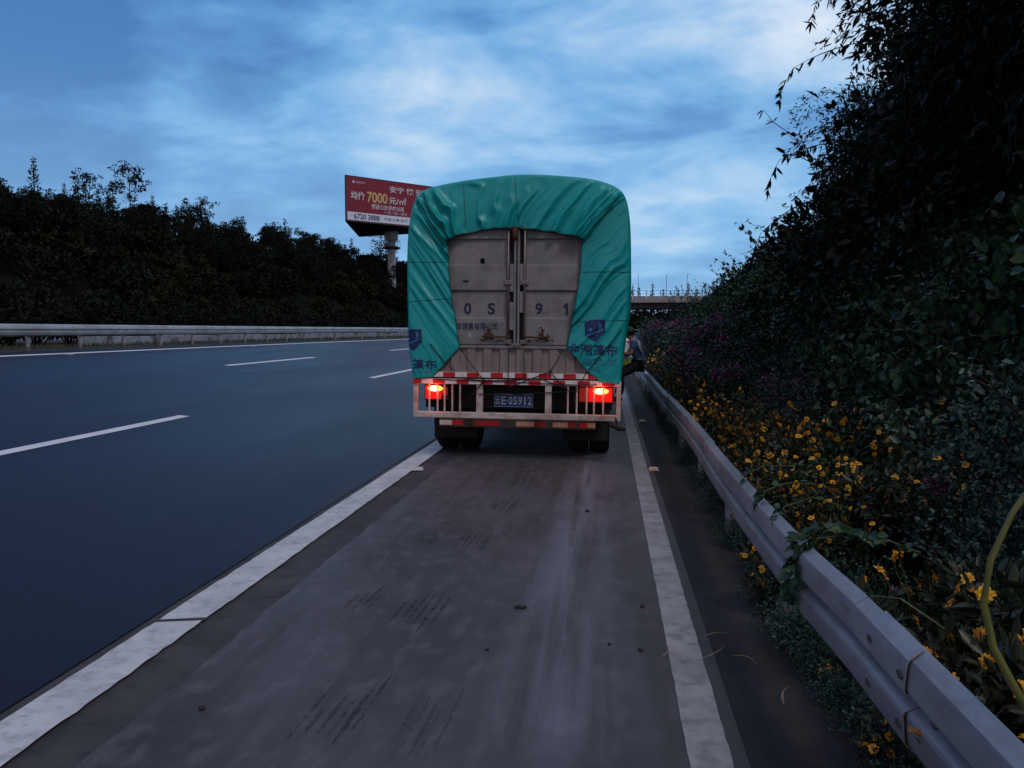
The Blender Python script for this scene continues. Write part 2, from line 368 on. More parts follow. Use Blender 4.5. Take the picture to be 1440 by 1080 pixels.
# ------------------------------------------------------------------ lettering
DG = None
def text_verts(body, height, width=None, bold=0., space=1.0, cuts=0, maxlen=None):
    cu = bpy.data.curves.new('t', 'FONT'); cu.body = body; cu.size = 1; cu.offset = bold; cu.space_character = space; cu.resolution_u = 4
    o = bpy.data.objects.new('t', cu); COL.objects.link(o); bpy.context.view_layer.update()
    me = bpy.data.meshes.new_from_object(o.evaluated_get(bpy.context.evaluated_depsgraph_get()))
    bpy.data.objects.remove(o); bpy.data.curves.remove(cu)
    bm = bmesh.new(); bm.from_mesh(me); bpy.data.meshes.remove(me)
    xs = [v.co.x for v in bm.verts]; ys = [v.co.y for v in bm.verts]
    x0, x1, y0, y1 = min(xs), max(xs), min(ys), max(ys); s = height / (y1 - y0); sx = (width / (x1 - x0)) if width else s
    for v in bm.verts: v.co = Vector(((v.co.x - (x0 + x1) / 2) * sx, 0, (v.co.y - (y0 + y1) / 2) * s))
    if maxlen:
        bmesh.ops.triangulate(bm, faces=bm.faces)
        for _ in range(4):
            e = [e for e in bm.edges if e.calc_length() > maxlen]
            if not e: break
            bmesh.ops.subdivide_edges(bm, edges=e, cuts=1); bmesh.ops.triangulate(bm, faces=bm.faces)
    me = bpy.data.meshes.new('lettering'); bm.to_mesh(me); bm.free(); return me
def text(name, body, height, at, m_, parent, width=None, bold=0., space=1., rotz=0, maxlen=None, wear=None):
    me = text_verts(body, height, width, bold, space, maxlen=maxlen)
    o = link(name, me, m_, parent); o.location = at; o.rotation_euler = (0, 0, rotz); return o
# ------------------------------------------------------------------ truck
TX, TY, TR = -1.06, 9.0, (0, R(.5), 0)
truck = empty('box_truck', (TX, TY, .0095), TR, 'grey box truck with hazard lights lit, parked on the emergency lane under a green tarpaulin', 'truck')
T = truck
def bx(name, x0, x1, y0, y1, z0, z1, m_, parent=None, bevel=.004):
    return MB().box(x0, x1, y0, y1, z0, z1).build(name, M[m_] if isinstance(m_, str) else m_, parent or T, bevel=bevel)
# cargo body: side walls, front wall, roof, floor
w = MB(); w.box(-1.17, -1.13, .09, 6.2, 1.0, 3.0).box(1.13, 1.17, .09, 6.2, 1.0, 3.0).box(-1.129, 1.129, 6.16, 6.2, 1.0, 3.0)
for k in range(20):
    y = .35 + k * .3; w.box(-1.19, -1.171, y, y + .09, 1.02, 2.98).box(1.171, 1.19, y, y + .09, 1.02, 2.98)
w.build('cargo_wall', M['box_paint'], T)
bx('cargo_floor', -1.17, 1.17, .10, 6.2, .92, .998, 'chassis'); bx('cargo_roof', -1.17, 1.17, .1, 6.2, 3.002, 3.05, 'box_paint')
# rear doors: stepped horizontal pressings
def door(s):
    a, b = (-1.13, -.035) if s < 0 else (.035, 1.13)
    zs = [(1.362, 1.680, 0), (1.680, 1.992, 1), (1.992, 2.290, 0), (2.290, 2.582, 1), (2.582, 2.97, 0)]
    prof = []
    for z0, z1, rec in zs:
        yy = .058 if rec else .030
        prof += [(yy, z0 + (.010 if not rec else .006)), (yy, z1 - (.010 if not rec else .006))]
    inner = a + .0 if s < 0 else a
    x0, x1 = (a, b - .075) if s < 0 else (a + .075, b)
    mb = MB(); n = len(prof); vs = [(x, y, z) for x in (x0, x1) for y, z in prof] + [(x, .085, z) for x in (x0, x1) for z in (1.362, 2.97)]
    fs = [(i, i + 1, n + i + 1, n + i) for i in range(n - 1)] + [(2 * n, 2 * n + 1, 2 * n + 3, 2 * n + 2)]
    mb.add(vs, fs)
    # stile next to the meeting edge, flush with the proud pressings
    x0, x1 = (b - .074, b - .050) if s < 0 else (a + .050, a + .074)
    mb.box(x0, x1, .034, .085, 1.362, 2.97)
    d = mb.build('door', M['box_paint'], T, fix=False)
    x0, x1 = (b - .049, b) if s < 0 else (a, a + .049)
    MB().box(x0, x1, .062, .085, 1.362, 2.97).build('door_recess', M['gap_dark'], d)
    for zc in (2.14, 1.70) if s < 0 else (2.14, 1.90):
        MB().box(x0 + .001, x1 - .001, .020, .0615, zc - .16, zc + .16).build('stiffener', M['box_paint'], d, bevel=.004)
    xr = -.098 if s < 0 else .092
    MB().tube([(xr, .010, 1.365), (xr, .010, 2.95)], .0125, 10).build('locking_rod', M['rod'], d, smooth=True)
    for zc in (2.085, 2.72, 1.40):
        MB().box(xr - .045, xr + .045, .004, .033, zc - .028, zc + .028).box(xr - .02, xr + .02, -.008, .004, zc - .02, zc + .02).build('rod_guide', M['rod'], d, bevel=.006)
    # handle with its catch and the rust below it
    sx = -1 if s < 0 else 1
    h = MB().tube([(xr, -.006, 1.46), (xr + sx * .03, -.014, 1.462), (xr + sx * .16, -.016, 1.455), (xr + sx * .30, -.012, 1.463)], [.014, .012, .011, .013], 8)
    h.build('handle', M['rust'], d, smooth=True)
    cx = xr + sx * .22
    MB().box(cx - .055, cx + .055, .014, .030, 1.435, 1.50).box(cx - .02, cx + .02, .0, .014, 1.47, 1.545).tube([(cx, -.004, 1.54), (cx - .02, -.008, 1.575), (cx - .055, -.004, 1.56)], .008, 6).build('handle_catch', M['rust'], d, bevel=.004)
    if s > 0: MB().box(cx + .008, cx + .045, -.006, .0125, 1.47, 1.53).build('padlock', M['box_lower'], d, bevel=.004)
    rs = random.Random(5 + s)
    for k in range(9):
        px = xr + sx * rs.uniform(.02, .34); wv = rs.uniform(.01, .03); z1 = 1.435 - rs.uniform(0, .01); z0 = z1 - rs.uniform(.012, .035)
        st = MB().add([(px - wv, .0285, z1), (px + wv, .0285, z1 - .004), (px + wv * .5, .0285, z0), (px - wv * .3, .0285, z0 + .008)], [(0, 1, 2, 3)]); st.build('rust_streak', M['rust'], d)
    return d
dl, dr = door(-1), door(1)
for x, zc in ((-.41, 2.335), (-.60, 2.10)):
    r_ = random.Random(int(zc * 100)); mb = MB()
    for k in range(3 if zc > 2.2 else 1):
        px, pz = x + r_.uniform(-.015, .015) * k, zc + r_.uniform(-.02, .02) * k
        mb.add([(px + (.028 + .012 * r_.random()) * math.cos(t_) * (1.3 if zc < 2.2 else .8), .0565 if zc > 2.3 else .0285, pz + .02 * math.sin(t_) * (.7 if zc < 2.2 else 1)) for t_ in np.arange(0, 6.28, .7)], [tuple(range(9))])
    mb.build('scrape', M['gap_dark'], dl)
for x in (-.021, .021): bx('door_post', x - .013, x + .013, .018, .085, 1.362, 2.97, 'box_paint', bevel=.005)
MB().box(-.0075, .0075, .030, .085, 1.34, 2.97).build('door_seal', M['gap_dark'], T)
MB().box(-.055, .055, .0, .03, 1.335, 1.385).tube([(-.03, -.012, 1.36), (0, -.02, 1.372), (.03, -.012, 1.36)], .008, 6).build('door_catch', M['rod'], T, bevel=.005)
MB().tube([(-.015, -.03, 2.72), (-.02, -.045, 2.62), (-.012, -.03, 2.56)], [.025, .034, .02], 8).tube([(-.015, -.03, 2.72), (-.01, -.03, 2.79)], .012, 6).build('strap_buckle', M['rust'], T, smooth=True)
bx('sill_rail', -1.16, 1.16, .012, .085, 1.325, 1.361, 'box_paint')
# lower tail board with upright pressings
mb = MB(); prof = []; x = -1.16; k = 0
while x < 1.15:
    yy = .050 if k % 2 else .024; wd = .088 if k % 2 else .105
    prof += [(x + .008, yy), (min(1.16, x + wd - .008), yy)]; x += wd; k += 1
n = len(prof); mb.add([(x, y, z) for z in (1.05, 1.324) for x, y in prof], [(i, i + 1, n + i + 1, n + i) for i in range(n - 1)]); mb.box(-1.16, 1.16, .065, .09, 1.05, 1.324)
mb.build('tail_board', M['box_lower'], T)
# the two reflective beams
def tape_beam(name, x0, x1, y0, y1, z0, z1, first, ph, pars=None, mr='tape_red', mw='tape_white'):
    b = bx(name, x0, x1, y0, y1, z0 - .004, z1 + .004, 'frame_paint', pars, bevel=.006)
    x = x0 + ph; red = first; 
    segs = [(x0, x, not first)] if ph > .02 else []
    while x < x1 - .01:
        e = min(x1, x + (.142 if red else .140)); segs.append((x, e, red)); x = e; red = not red
    for a, c, rd in segs: MB().box(a + .001, c - .001, y0 - .0035, y0 - .0005, z0 + .001, z1 - .001).build('reflector', M[mr if rd else mw], b)
    return b
tape_beam('upper_beam', -1.16, 1.16, -.004, .10, .985, 1.042, False, .165)
tape_beam('frame_top', -1.215, 1.215, -.012, .09, .905, .962, False, .10)
rope_s = MB()
# rear guard frame
for a, c, wd in ((-1.215, -1.165, 0), (1.165, 1.215, 0)): bx('frame_post', a, c, -.012, .06, .57, .900, 'frame_paint')
bx('frame_bottom', -1.215, 1.215, -.014, .06, .503, .573, 'frame_paint', bevel=.008)
for a, c in ((-.46, -.385), (.345, .420)): bx('frame_upright', a, c, -.008, .05, .5735, .9005, 'frame_paint')
for px in (603.7, 615.5, 625.6, 636.7, 647.8, 799.7, 812, 825.6, 835.8, 848.5):
    u = (px - 726.5) / 120.3; bx('guard_bar', u - .010, u + .010, -.004, .012, .574, .9005, 'frame_paint', bevel=.004)
# tail lamps: housing, lenses, hot bulb
def lamp(x0, x1, hot, dimside):
    h = bx('tail_lamp', x0 - .012, x1 + .012, .075, .16, .705, .890, 'chassis', bevel=.01)
    a, b = (x0, x1) if dimside == 0 else ((x0 + .105, x1) if dimside < 0 else (x0, x1 - .075))
    MB().box(a, b, .055, .0745, .715, .882).build('lens', M['lamp_red'], h, bevel=.012)
    if dimside < 0: MB().box(x0, x0 + .10, .055, .0745, .715, .882).build('lens', M['lamp_dim'], h, bevel=.012)
    if dimside > 0: MB().box(x1 - .07, x1, .058, .0745, .76, .86).build('lens', M['lamp_dim'], h, bevel=.012)
    for q, (dx, rx, rz, m_, yy) in enumerate(((0, .092, .036, 'lamp_hot', .050), (-.012, .052, .026, 'lamp_core', .045))):
        n = 22; pts = [(hot + dx + rx * math.cos(6.2832 * k / n), .843 + rz * math.sin(6.2832 * k / n)) for k in range(n)]
        MB().prism(pts, yy, yy + .004).build('bulb', M[m_], h)
    # fluted ridges on the lens, above the hot spot
    for k in range(4): MB().box(a + .02, b - .02, .0515, .0548, .73 + k * .02, .736 + k * .02).build('lens_rib', M['lamp_red'], h)
    l = bpy.data.lights.new('tail_lamp_glow', 'POINT'); l.energy = 1.3; l.color = (1, .10, .03); l.shadow_soft_size = .05
    lo = bpy.data.objects.new('tail_lamp_glow', l); COL.objects.link(lo); lo.parent = h; lo.location = (hot, -.05, .835)
lamp(-1.085, -.815, -.962, 1); lamp(.735, 1.118, .985, -1)
bx('lamp_bracket', -.79, -.74, .10, .6, .70, .90, 'chassis'); bx('lamp_bracket', .66, .715, .10, .6, .70, .90, 'chassis')
# number plate
pl = bx('number_plate_panel', -.36, .33, .20, .22, .60, .86, 'chassis')
npz = bx('number_plate', -.275, .190, .165, .172, .628, .785, 'plate_blue', bevel=.004)
fr = MB()
for a, b, c, d in ((-.272, .187, .779, .782), (-.272, .187, .631, .634), (-.272, -.269, .634, .779), (.184, .187, .634, .779)): fr.box(a, b, .1635, .1645, c, d)
fr.build('plate_border', M['plate_ink'], npz)
text('plate_lettering', '云', .095, (-.233, .1635, .706), M['plate_ink'], npz, width=.056, bold=.008)
text('plate_lettering', 'E', .095, (-.160, .1635, .706), M['plate_ink'], npz, width=.052, bold=.01)
MB().lathe([(.007, .163), (.007, .1645)], 10, 'y', (-.120, 0, .706)).build('plate_dot', M['plate_ink'], npz)
for k, ch in enumerate('0S912'):
    text('plate_lettering', ch, .095, (-.078 + k * .057, .1635, .706), M['plate_ink'], npz, width=.018 if ch == '1' else .044, bold=.012)
# under-run bar
ub = bx('underrun_bar', -.955, .93, .25, .33, .365, .47, 'under_bar', bevel=.008)
for a, b, mm_ in ((-.952, -.80, 'tape_white'), (-.80, -.665, 'tape_red'), (-.54, -.33, 'tape_red_old'), (-.33, -.22, 'tape_red'), (-.02, .20, 'tape_white_old'), (.20, .34, 'tape_red_old'), (.42, .60, 'tape_white_old'), (.60, .71, 'tape_red_old'), (.74, .83, 'tape_red'), (.83, .925, 'tape_white_old')):
    MB().box(a + .001, b - .001, .2465, .2495, .39, .448).build('reflector', M[mm_], ub)
for x in (-.55, .55): bx('bar_bracket', x - .03, x + .03, .33, .40, .40, .72, 'chassis')
# chassis, axles, wheels
for x in (-.42, .42): bx('chassis_rail', x - .04, x + .04, .27, 7.6, .66, .915, 'chassis')
MB().box(-1.12, 1.12, .24, .30, .60, .91).build('rear_cross_member', M['chassis'], T)
def wheel(x, y, wd):
    wv = MB().lathe([(.30, -wd / 2), (.43, -wd / 2), (.465, -wd / 2 + .03), (.47, 0), (.465, wd / 2 - .03), (.43, wd / 2), (.30, wd / 2)], 36).build('wheel', M['tyre'], T, smooth=True)
    wv.location = (x, y, .47)
    MB().lathe([(.02, -.03), (.12, -.05), (.14, -.01), (.27, 0), (.30, -wd / 2 + .01), (.31, -wd / 2 + .01), (.31, wd / 2 - .01), (.28, wd / 2 - .02), (.1, .03)], 28).build('rim', M['rim'], wv, smooth=True)
for x in (-.97, -.70, .70, .97): wheel(x, 1.02, .25)
for x in (-.93, .93): wheel(x, 7.0, .26)
bx('axle', -.85, .85, .93, 1.11, .40, .54, 'chassis', bevel=.03); bx('axle', -.85, .85, 6.93, 7.07, .40, .52, 'chassis', bevel=.03)
[bx('mud_flap', x - .27, x + .27, .50, .512, .20, .66, 'chassis') for x in (-.80, .80)]; bx('underbody_shade_block', -.40, .40, .62, 1.02, .34, .60, 'chassis', bevel=.06)  # centre block is added to keep light off the ground under the truck
for s in (-1, 1): bx('side_guard', s * 1.12 - .02, s * 1.12 + .02, 2.4, 5.6, .52, .60, 'frame_paint'); bx('fuel_tank' if s < 0 else 'battery_box', s * .82 - .2, s * .82 + .2, 3.0, 4.4, .52, .88, 'chassis', bevel=.05)
MB().tube([(.98, .10, .55), (1.04, .04, .50), (1.13, -.02, .455), (1.20, -.06, .43), (1.27, -.08, .425)], [.018, .022, .026, .03, .016], 8).tube([(1.15, .0, .56), (1.17, -.02, .50), (1.16, -.02, .45)], .012, 6).build('rubber_hose', M['chassis'], T, smooth=True)
# cab
cab = MB().prism([(6.45, .75), (8.15, .75), (8.2, 1.5), (7.95, 2.55), (7.75, 2.68), (6.45, 2.68)], -1.08, 1.08, 'yz').build('cab', M['cab_paint'], T, bevel=.05)
MB().prism([(8.235, 1.58), (8.02, 2.46), (8.0, 2.46), (8.215, 1.58)], -.96, .96, 'yz').build('windscreen', M['glass'], cab)
for s in (-1, 1):
    MB().prism([(6.75, 1.65), (7.9, 1.65), (7.75, 2.4), (6.75, 2.4)], s * 1.075, s * 1.087, 'yz').build('side_window', M['glass'], cab)
    MB().box(s * 1.25 - .09, s * 1.25 + .09, 8.0, 8.06, 1.75, 2.2).tube([(s * 1.07, 8.05, 2.1), (s * 1.2, 8.04, 2.1)], .015, 6).build('mirror', M['chassis'], cab)
    MB().box(s * .85 - .13, s * .85 + .13, 8.14, 8.17, .9, 1.05).build('headlight', M['stud'], cab)
# door lettering
for ch, px in (('0', 658.4), ('S', 692.2), ('9', 759), ('1', 797.5)):
    u = (px - 726.5) / 120.3 - .012
    if ch == '1':
        MB().prism([(u - .012, 1.7175), (u + .018, 1.7175), (u + .018, 1.8525), (u - .006, 1.8525), (u - .036, 1.826), (u - .036, 1.798), (u - .012, 1.812)], .0525, .0545, 'xz').build('door_lettering', M['ink_door'], dr); continue
    text('door_lettering', ch, .135, (u, .0545, 1.785), M['ink_door'], dl if u < 0 else dr, width=.085 if ch != '1' else .06, bold=.028 if ch != '1' else .016)
text('door_lettering', '汽车销售有限公司', .088, (-.50, .0268, 1.578), M['ink_door'], dl, width=.56, bold=.014)
text('door_lettering', '广', .10, (-.165, .0268, 1.582), M['ink_pale'], dl, width=.06)
text('door_lettering', '0', .05, (-.545, .0268, 1.475), M['ink_white'], dl, width=.025)
# ------------------------------------------------------------------ tarpaulin
tarp = empty('tarpaulin', (TX, TY, .0095), TR, 'green tarpaulin roped over the cargo box of the parked truck', 'tarpaulin')
KN = [((-1.225, .958), (-.977, .985)), ((-1.25, 1.2), (-.85, 1.13)), ((-1.275, 1.41), (-.66, 1.34)), ((-1.285, 1.8), (-.715, 1.65)), ((-1.29, 2.1), (-.752, 1.893)), ((-1.29, 2.41), (-.786, 2.22)),
      ((-1.268, 2.74), (-.80, 2.44)), ((-1.205, 3.02), (-.812, 2.56)), ((-1.07, 3.155), (-.77, 2.59)), ((-.72, 3.236), (-.636, 2.643)), ((-.30, 3.287), (-.303, 2.70)), ((.07, 3.311), (0, 2.716)),
      ((.53, 3.287), (.28, 2.684)), ((.87, 3.242), (.61, 2.618)), ((1.10, 3.165), (.715, 2.60)), ((1.22, 3.05), (.752, 2.57)), ((1.278, 2.8), (.745, 2.42)), ((1.30, 2.4), (.727, 2.2)),
      ((1.295, 2.1), (.694, 1.893)), ((1.285, 1.79), (.644, 1.61)), ((1.24, 1.4), (.594, 1.34)), ((1.225, 1.15), (.76, 1.16)), ((1.21, .935), (.952, .955))]
def crom(P, t):
    n = len(P) - 1; x = min(max(t, 0), .999999) * n; i = int(x); f = x - i
    p0, p1, p2, p3 = P[max(i - 1, 0)], P[i], P[i + 1], P[min(i + 2, n)]
    return tuple(.5 * (2 * b + (c - a) * f + (2 * a - 5 * b + 4 * c - d) * f * f + (3 * b - a - 3 * c + d) * f ** 3) for a, b, c, d in zip(p0, p1, p2, p3))
def lin(P, t):
    n = len(P) - 1; x = min(max(t, 0), .999999) * n; i = int(x); f = x - i
    return tuple(a + (b - a) * f for a, b in zip(P[i], P[i + 1]))
def n1(x, seed=0):
    i = math.floor(x); f = x - i; f = f * f * (3 - 2 * f)
    h = lambda k: (math.sin(k * 127.1 + seed * 311.7) * 43758.5453) % 1
    return h(i) + (h(i + 1) - h(i)) * f
def ridge(x, seed): return 1 - abs(2 * n1(x, seed) - 1)
OUT = [k[0] for k in KN]; INN = [k[1] for k in KN]
def build_tarp():
    NS, NT = 520, 46; V = []; F = []
    fwd = [6.35, 5.6, 4.8, 4.0, 3.2, 2.4, 1.7, 1.1, .7, .4, .2, .1]
    cols = len(fwd) + NT
    for i in range(NS):
        s = i / (NS - 1); o = crom(OUT, s); q = lin(INN, s)
        du, dz = q[0] - o[0], q[1] - o[1]; ln = math.hypot(du, dz) or 1
        side = math.cos(math.pi * s); top = math.exp(-((s - .5) / .23) ** 2)
        crn = math.exp(-((s - .34) / .055) ** 2) + math.exp(-((s - .655) / .055) ** 2)
        for y in fwd:
            wob = .012 * math.sin(y * 5 + s * 9) + .014 * math.sin(y * 2.3 + s * 23)
            V.append((o[0] - du / ln * wob, y, o[1] - dz / ln * wob))
        for j in range(NT):
            t = j / (NT - 1)
            # fold pattern: creases radiate from the opening, slanting down and inwards on the flanks
            c = .10 * side * (1 - top)
            ph = s + c * t
            lower = 1 - min(1, max(0, (min(s, 1 - s) - .075) / .09))
            A = (.020 + .074 * t ** 1.05 + .045 * crn) * (1 - .80 * lower) * min(1, t * 7 + .05)
            warp = .012 * n1(t * 4 + s * 30, 3)
            bend = -.022 * t * max(-1, min(1, (.5 - s) / .11)) * top + .004 * math.sin(3.0 * t + 9 * s)
            fw = .55 + .9 * n1(s * 19 + 1.5 * t, 21)
            d = fw * A * 1.15 * (ridge((ph + warp + bend) * 40, 1) ** 1.25 - .4) + A * .42 * (ridge((ph + warp + bend) * 83 + 1.5 * t, 2) ** 1.3 - .4) + .30 * A * crn * (ridge(ph * 170, 4) - .4)
            d += .020 * (n1(s * 26 + 2.0 * t * side, 7) - .5) * math.sin(math.pi * min(1, t * 1.1))
            d += .010 * (n1(s * 70 + 9 * t, 9) - .5) * min(1, 5 * t) * (.4 + .6 * t)
            if j == 0: y = .035
            elif j == 1: y = .008
            else: y = -.012 - .022 * math.sin(math.pi * t) - max(-.012, d)
            edge = 1 - t if t < 1 else 0
            jit = (.010 * (n1(s * 60, 11) - .5) + .008 * (n1(s * 140, 12) - .5)) * t ** 4
            tt = t if j > 1 else (0 if j == 0 else .004)
            V.append((o[0] + du * tt + dz / ln * jit * 0 + du / ln * jit, y, o[1] + dz * tt + dz / ln * jit))
    for i in range(NS - 1):
        for j in range(cols - 1): a = i * cols + j; F.append((a, a + 1, a + cols + 1, a + cols))
    o = MB().add(V, F).build('tarpaulin_sheet', M['tarp'], tarp, smooth=True, fix=False)
    so_ = o.modifiers.new('thick', 'SOLIDIFY'); so_.thickness = .004; so_.offset = -1
    # hem rope round the opening
    hem = MB(); pts = [V[i * cols + cols - 1] for i in range(0, NS, 3)]
    hem.tube([(p[0], p[1] + .004, p[2]) for p in pts], .009, 6); hem.build('hem', M['tarp_hem'], tarp, smooth=True)
    bvh = BVHTree.FromPolygons([Vector(v) for v in V], F)
    return bvh
BV = build_tarp()
def hit(x, z, d=.004):
    h = BV.ray_cast(Vector((x, -1, z)), Vector((0, 1, 0)))
    return (h[0].y - d) if h[0] is not None and h[0].y < .3 else None
def drape(o, d=.0035):
    for v in o.data.vertices:
        y = hit(v.co.x, v.co.z, d); v.co.y = y if y is not None else .0
def tarp_text(body, h, wd, at, m_, bold=.02, tilt=0.):
    me = text_verts(body, h, wd, bold, maxlen=.03)
    for v in me.vertices: v.co = Vector((v.co.x + at[0], 0, v.co.z + at[1] + tilt * v.co.x))
    kill = None
    o = link('tarp_lettering', me, m_, tarp)
    bm = bmesh.new(); bm.from_mesh(me)
    dead = [v for v in bm.verts if hit(v.co.x, v.co.z) is None]
    bmesh.ops.delete(bm, geom=dead, context='VERTS'); bm.to_mesh(me); bm.free(); drape(o)
    return o
tarp_text('金潮篷布', .135, .565, (.882, 1.323), M['ink'], tilt=-.03)
tarp_text('优质防水篷布厂家直销', .034, .36, (.98, 1.205), M['ink_pale'], .0, -.03)
tarp_text('专业生产批发各种篷布', .030, .40, (.96, 1.165), M['ink_pale'], .0, -.03)
tarp_text('篷布', .125, .29, (-1.075, 1.128), M['ink'], tilt=-.03)
tarp_text('批发各种篷布', .030, .24, (-1.09, 1.045), M['ink_pale'], .0, -.03)
def emblem(cx, cz, s, clip):
    # hexagonal badge with a rounded letter-like hole, in two tones
    def sheet(name, poly, m_, d):
        bm = bmesh.new(); f = bm.faces.new([bm.verts.new((x, 0, z)) for x, z in poly]); bmesh.ops.triangulate(bm, faces=[f])
        for _ in range(5):
            e = [e for e in bm.edges if e.calc_length() > .025]
            if not e: break
            bmesh.ops.subdivide_edges(bm, edges=e, cuts=1); bmesh.ops.triangulate(bm, faces=bm.faces)
        dead = [v for v in bm.verts if hit(v.co.x, v.co.z) is None]; bmesh.ops.delete(bm, geom=dead, context='VERTS')
        me = bpy.data.meshes.new(name); bm.to_mesh(me); bm.free(); o = link(name, me, m_, tarp); drape(o, d)
    hexa = [(-.115, .075), (-.06, .115), (.115, .12), (.125, -.02), (.02, -.135), (-.10, -.07)]
    sheet('emblem', [(cx + x * s, cz + z * s) for x, z in hexa], M['ink'], .004)
    ring = [(.035 + .05 * math.cos(a), .045 + .045 * math.sin(a)) for a in np.arange(-1.4, 1.5, .25)]
    inr = [(.035 + .036 * math.cos(a), .045 + .032 * math.sin(a)) for a in np.arange(1.45, -1.45, -.25)]
    sheet('emblem_mark', [(cx + x * s, cz + z * s) for x, z in ring + inr], M['ink_pale'], .007)
    sheet('emblem_mark', [(cx + s * (-.045 + .022 * math.cos(a)), cz + s * (.005 + .018 * math.sin(a))) for a in np.arange(0, 6.2, .6)], M['ink_pale'], .007)
    sheet('emblem_mark', [(cx + s * x, cz + s * z) for x, z in ((-.09, -.062), (.10, .012), (.105, .0), (-.085, -.075))], M['ink_pale'], .007)
emblem(.90, 1.548, 1.0, None); emblem(-1.225, 1.42, 1.0, None)
# sewn seams across the sheet
for (x0, z0, x1, z1) in ((.75, 2.20, 1.285, 2.205), (-1.27, 2.32, -.80, 2.315), (-1.26, 1.86, -.75, 1.90), (.70, 1.64, 1.26, 1.66), (-.03, 3.28, .03, 2.73), (-.62, 3.22, -.59, 2.68)):
    P = []
    for k in range(40):
        x, z = x0 + (x1 - x0) * k / 39, z0 + (z1 - z0) * k / 39; y = hit(x, z, .0)
        if y is not None: P.append((x, y, z))
    if len(P) > 4: MB().tube(P, .0045, 5).build('seam', M['tarp_hem'], tarp)
def uv(px, py): return ((px - 726.5) / 120.3, 3.3 - (py - 246) * .00818 - (px - 726.5) * .00005)
for pts in ([(606, 482), (626, 509), (640, 521)], [(650, 491), (664, 511), (683, 534), (672, 546)], [(652, 531), (683, 534), (730, 531.5), (762, 529), (798, 543)], [(716.5, 484), (716.5, 512), (716.5, 543)], [(737, 486), (738, 510), (739.5, 532)],
            [(792, 489), (784, 504), (775, 518.5), (740, 533), (716, 543)], [(775, 518.5), (786, 532), (800, 544)], [(872, 458), (850, 487), (824.5, 520), (810, 546)], [(609, 533), (660, 534), (730, 535), (810, 537), (840, 536)], [(675, 553), (720, 553), (780, 548), (815, 545)], [(683, 534), (672, 546), (664, 556)]):
    P = []
    for k in range(len(pts) - 1):
        for q in range(8):
            f = q / 8; px = pts[k][0] + (pts[k + 1][0] - pts[k][0]) * f; py = pts[k][1] + (pts[k + 1][1] - pts[k][1]) * f
            u, z = uv(px, py); h = hit(u, z, .012); P.append((u, min(h if h is not None else -.022, -.022), z))
    u, z = uv(*pts[-1]); P.append((u, -.022, z))
    MB().tube(P, .0052, 6).build('rope', M['rope'], tarp, smooth=True)
for px, py in ((683, 534), (775, 518.5)):
    u, z = uv(px, py); MB().lathe([(.004, -.02), (.016, -.012), (.02, 0), (.015, .012), (.004, .02)], 8, 'x', (u, -.026, z)).build('knot', M['rope'], tarp, smooth=True)
# ------------------------------------------------------------------ guardrails
WB = [(-.155, .022), (-.138, .002), (-.122, -.016), (-.110, -.021), (-.036, -.026), (-.026, -.022), (-.008, .014), (.008, .014), (.026, -.022), (.036, -.026), (.110, -.021), (.122, -.016), (.138, .002), (.155, .022)]
def w_beam(name, xf, zf, y0, y1, parent, m_, side=1, step=.5, lap=0.):
    V = []; ys = np.arange(y0, y1 + .01, (y1 - y0) / max(1, round((y1 - y0) / step)))
    for y in ys:
        for dz, dx in WB: V.append((xf(y) + side * dx - side * lap, y, zf(y) + dz))
    n = len(WB); F = [(i * n + k, i * n + k + 1, (i + 1) * n + k + 1, (i + 1) * n + k) for i in range(len(ys) - 1) for k in range(n - 1)]
    o = MB().add(V, F).build(name, m_, parent, smooth=True, fix=False)
    sm = o.modifiers.new('thick', 'SOLIDIFY'); sm.thickness = .004; sm.offset = 0; o.modifiers.new('e', 'EDGE_SPLIT').split_angle = R(24)
    return o
def oval(x, y, z, ry, rz, side, depth=.007, n=12):
    mb = MB(); mb.prism([(y + ry * math.cos(6.2832 * k / n), z + rz * math.sin(6.2832 * k / n)) for k in range(n)], x, x - side * depth, 'yz'); return mb
def guardrail(name, xf, zf, zg, ys, label, side=1, postx=.13, bolts=True, y_from=-20):
    g = empty(name, (0, 0, 0), label=label, cat='guardrail')
    for k in range(len(ys) - 1):
        w_beam('beam', xf, zf, ys[k] - .16, ys[k + 1] + .16, g, M['galv'], side, lap=.0 if k % 2 else .011)
    y = ys[0] + .35
    while y < ys[-1]:
        x = xf(y) + side * postx; z = zf(y)
        po = MB().tube([(x, y, zg(y) - .3), (x, y, z + (-.03 if side > 0 else .10))], .057, 14).build('post', M['galv'], g, smooth=True)
        MB().box(xf(y) + side * .020 if side > 0 else x + .04, x - .04 if side > 0 else xf(y) - .020, y - .055, y + .055, z - .11, z + (.03 if side > 0 else .10)).build('spacer', M['galv'], po, bevel=.01)
        oval(xf(y) + side * .010, y, z, .018, .016, side, .012).build('bolt', M['galv_bolt'], g)
        y += 2.0 if y < 40 else 4.0
    if bolts:
        for yj in ys[1:-1]:
            if yj > 16: break
            for dy, dz in ((-.13, .072), (.13, .072), (-.13, -.072), (.13, -.072)):
                oval(xf(yj) - side * .0335, yj + dy, zf(yj) + dz, .022, .012, side).build('bolt', M['galv_bolt'], g)
    return g
rx = lambda y: .87 + off(y) + .012 * math.sin(y * .9 + .5) - (.02 if y > 3.2 else .0)
rz = lambda y: .497 + .012 * math.sin(y * .55 + 1.8)
guardrail('guardrail', rx, rz, lambda y: -.03, [-6.2, -2, 2.42, 6.6, 10.9, 15.2, 19.5, 23.8, 28.1, 32.4, 40.7, 49, 57, 65, 73, 81, 89, 97, 105], 'galvanised guardrail beside the flowers on the right edge of the emergency lane')
lx = lambda y: -14.55 + off(y)
lz = lambda y: 1.545
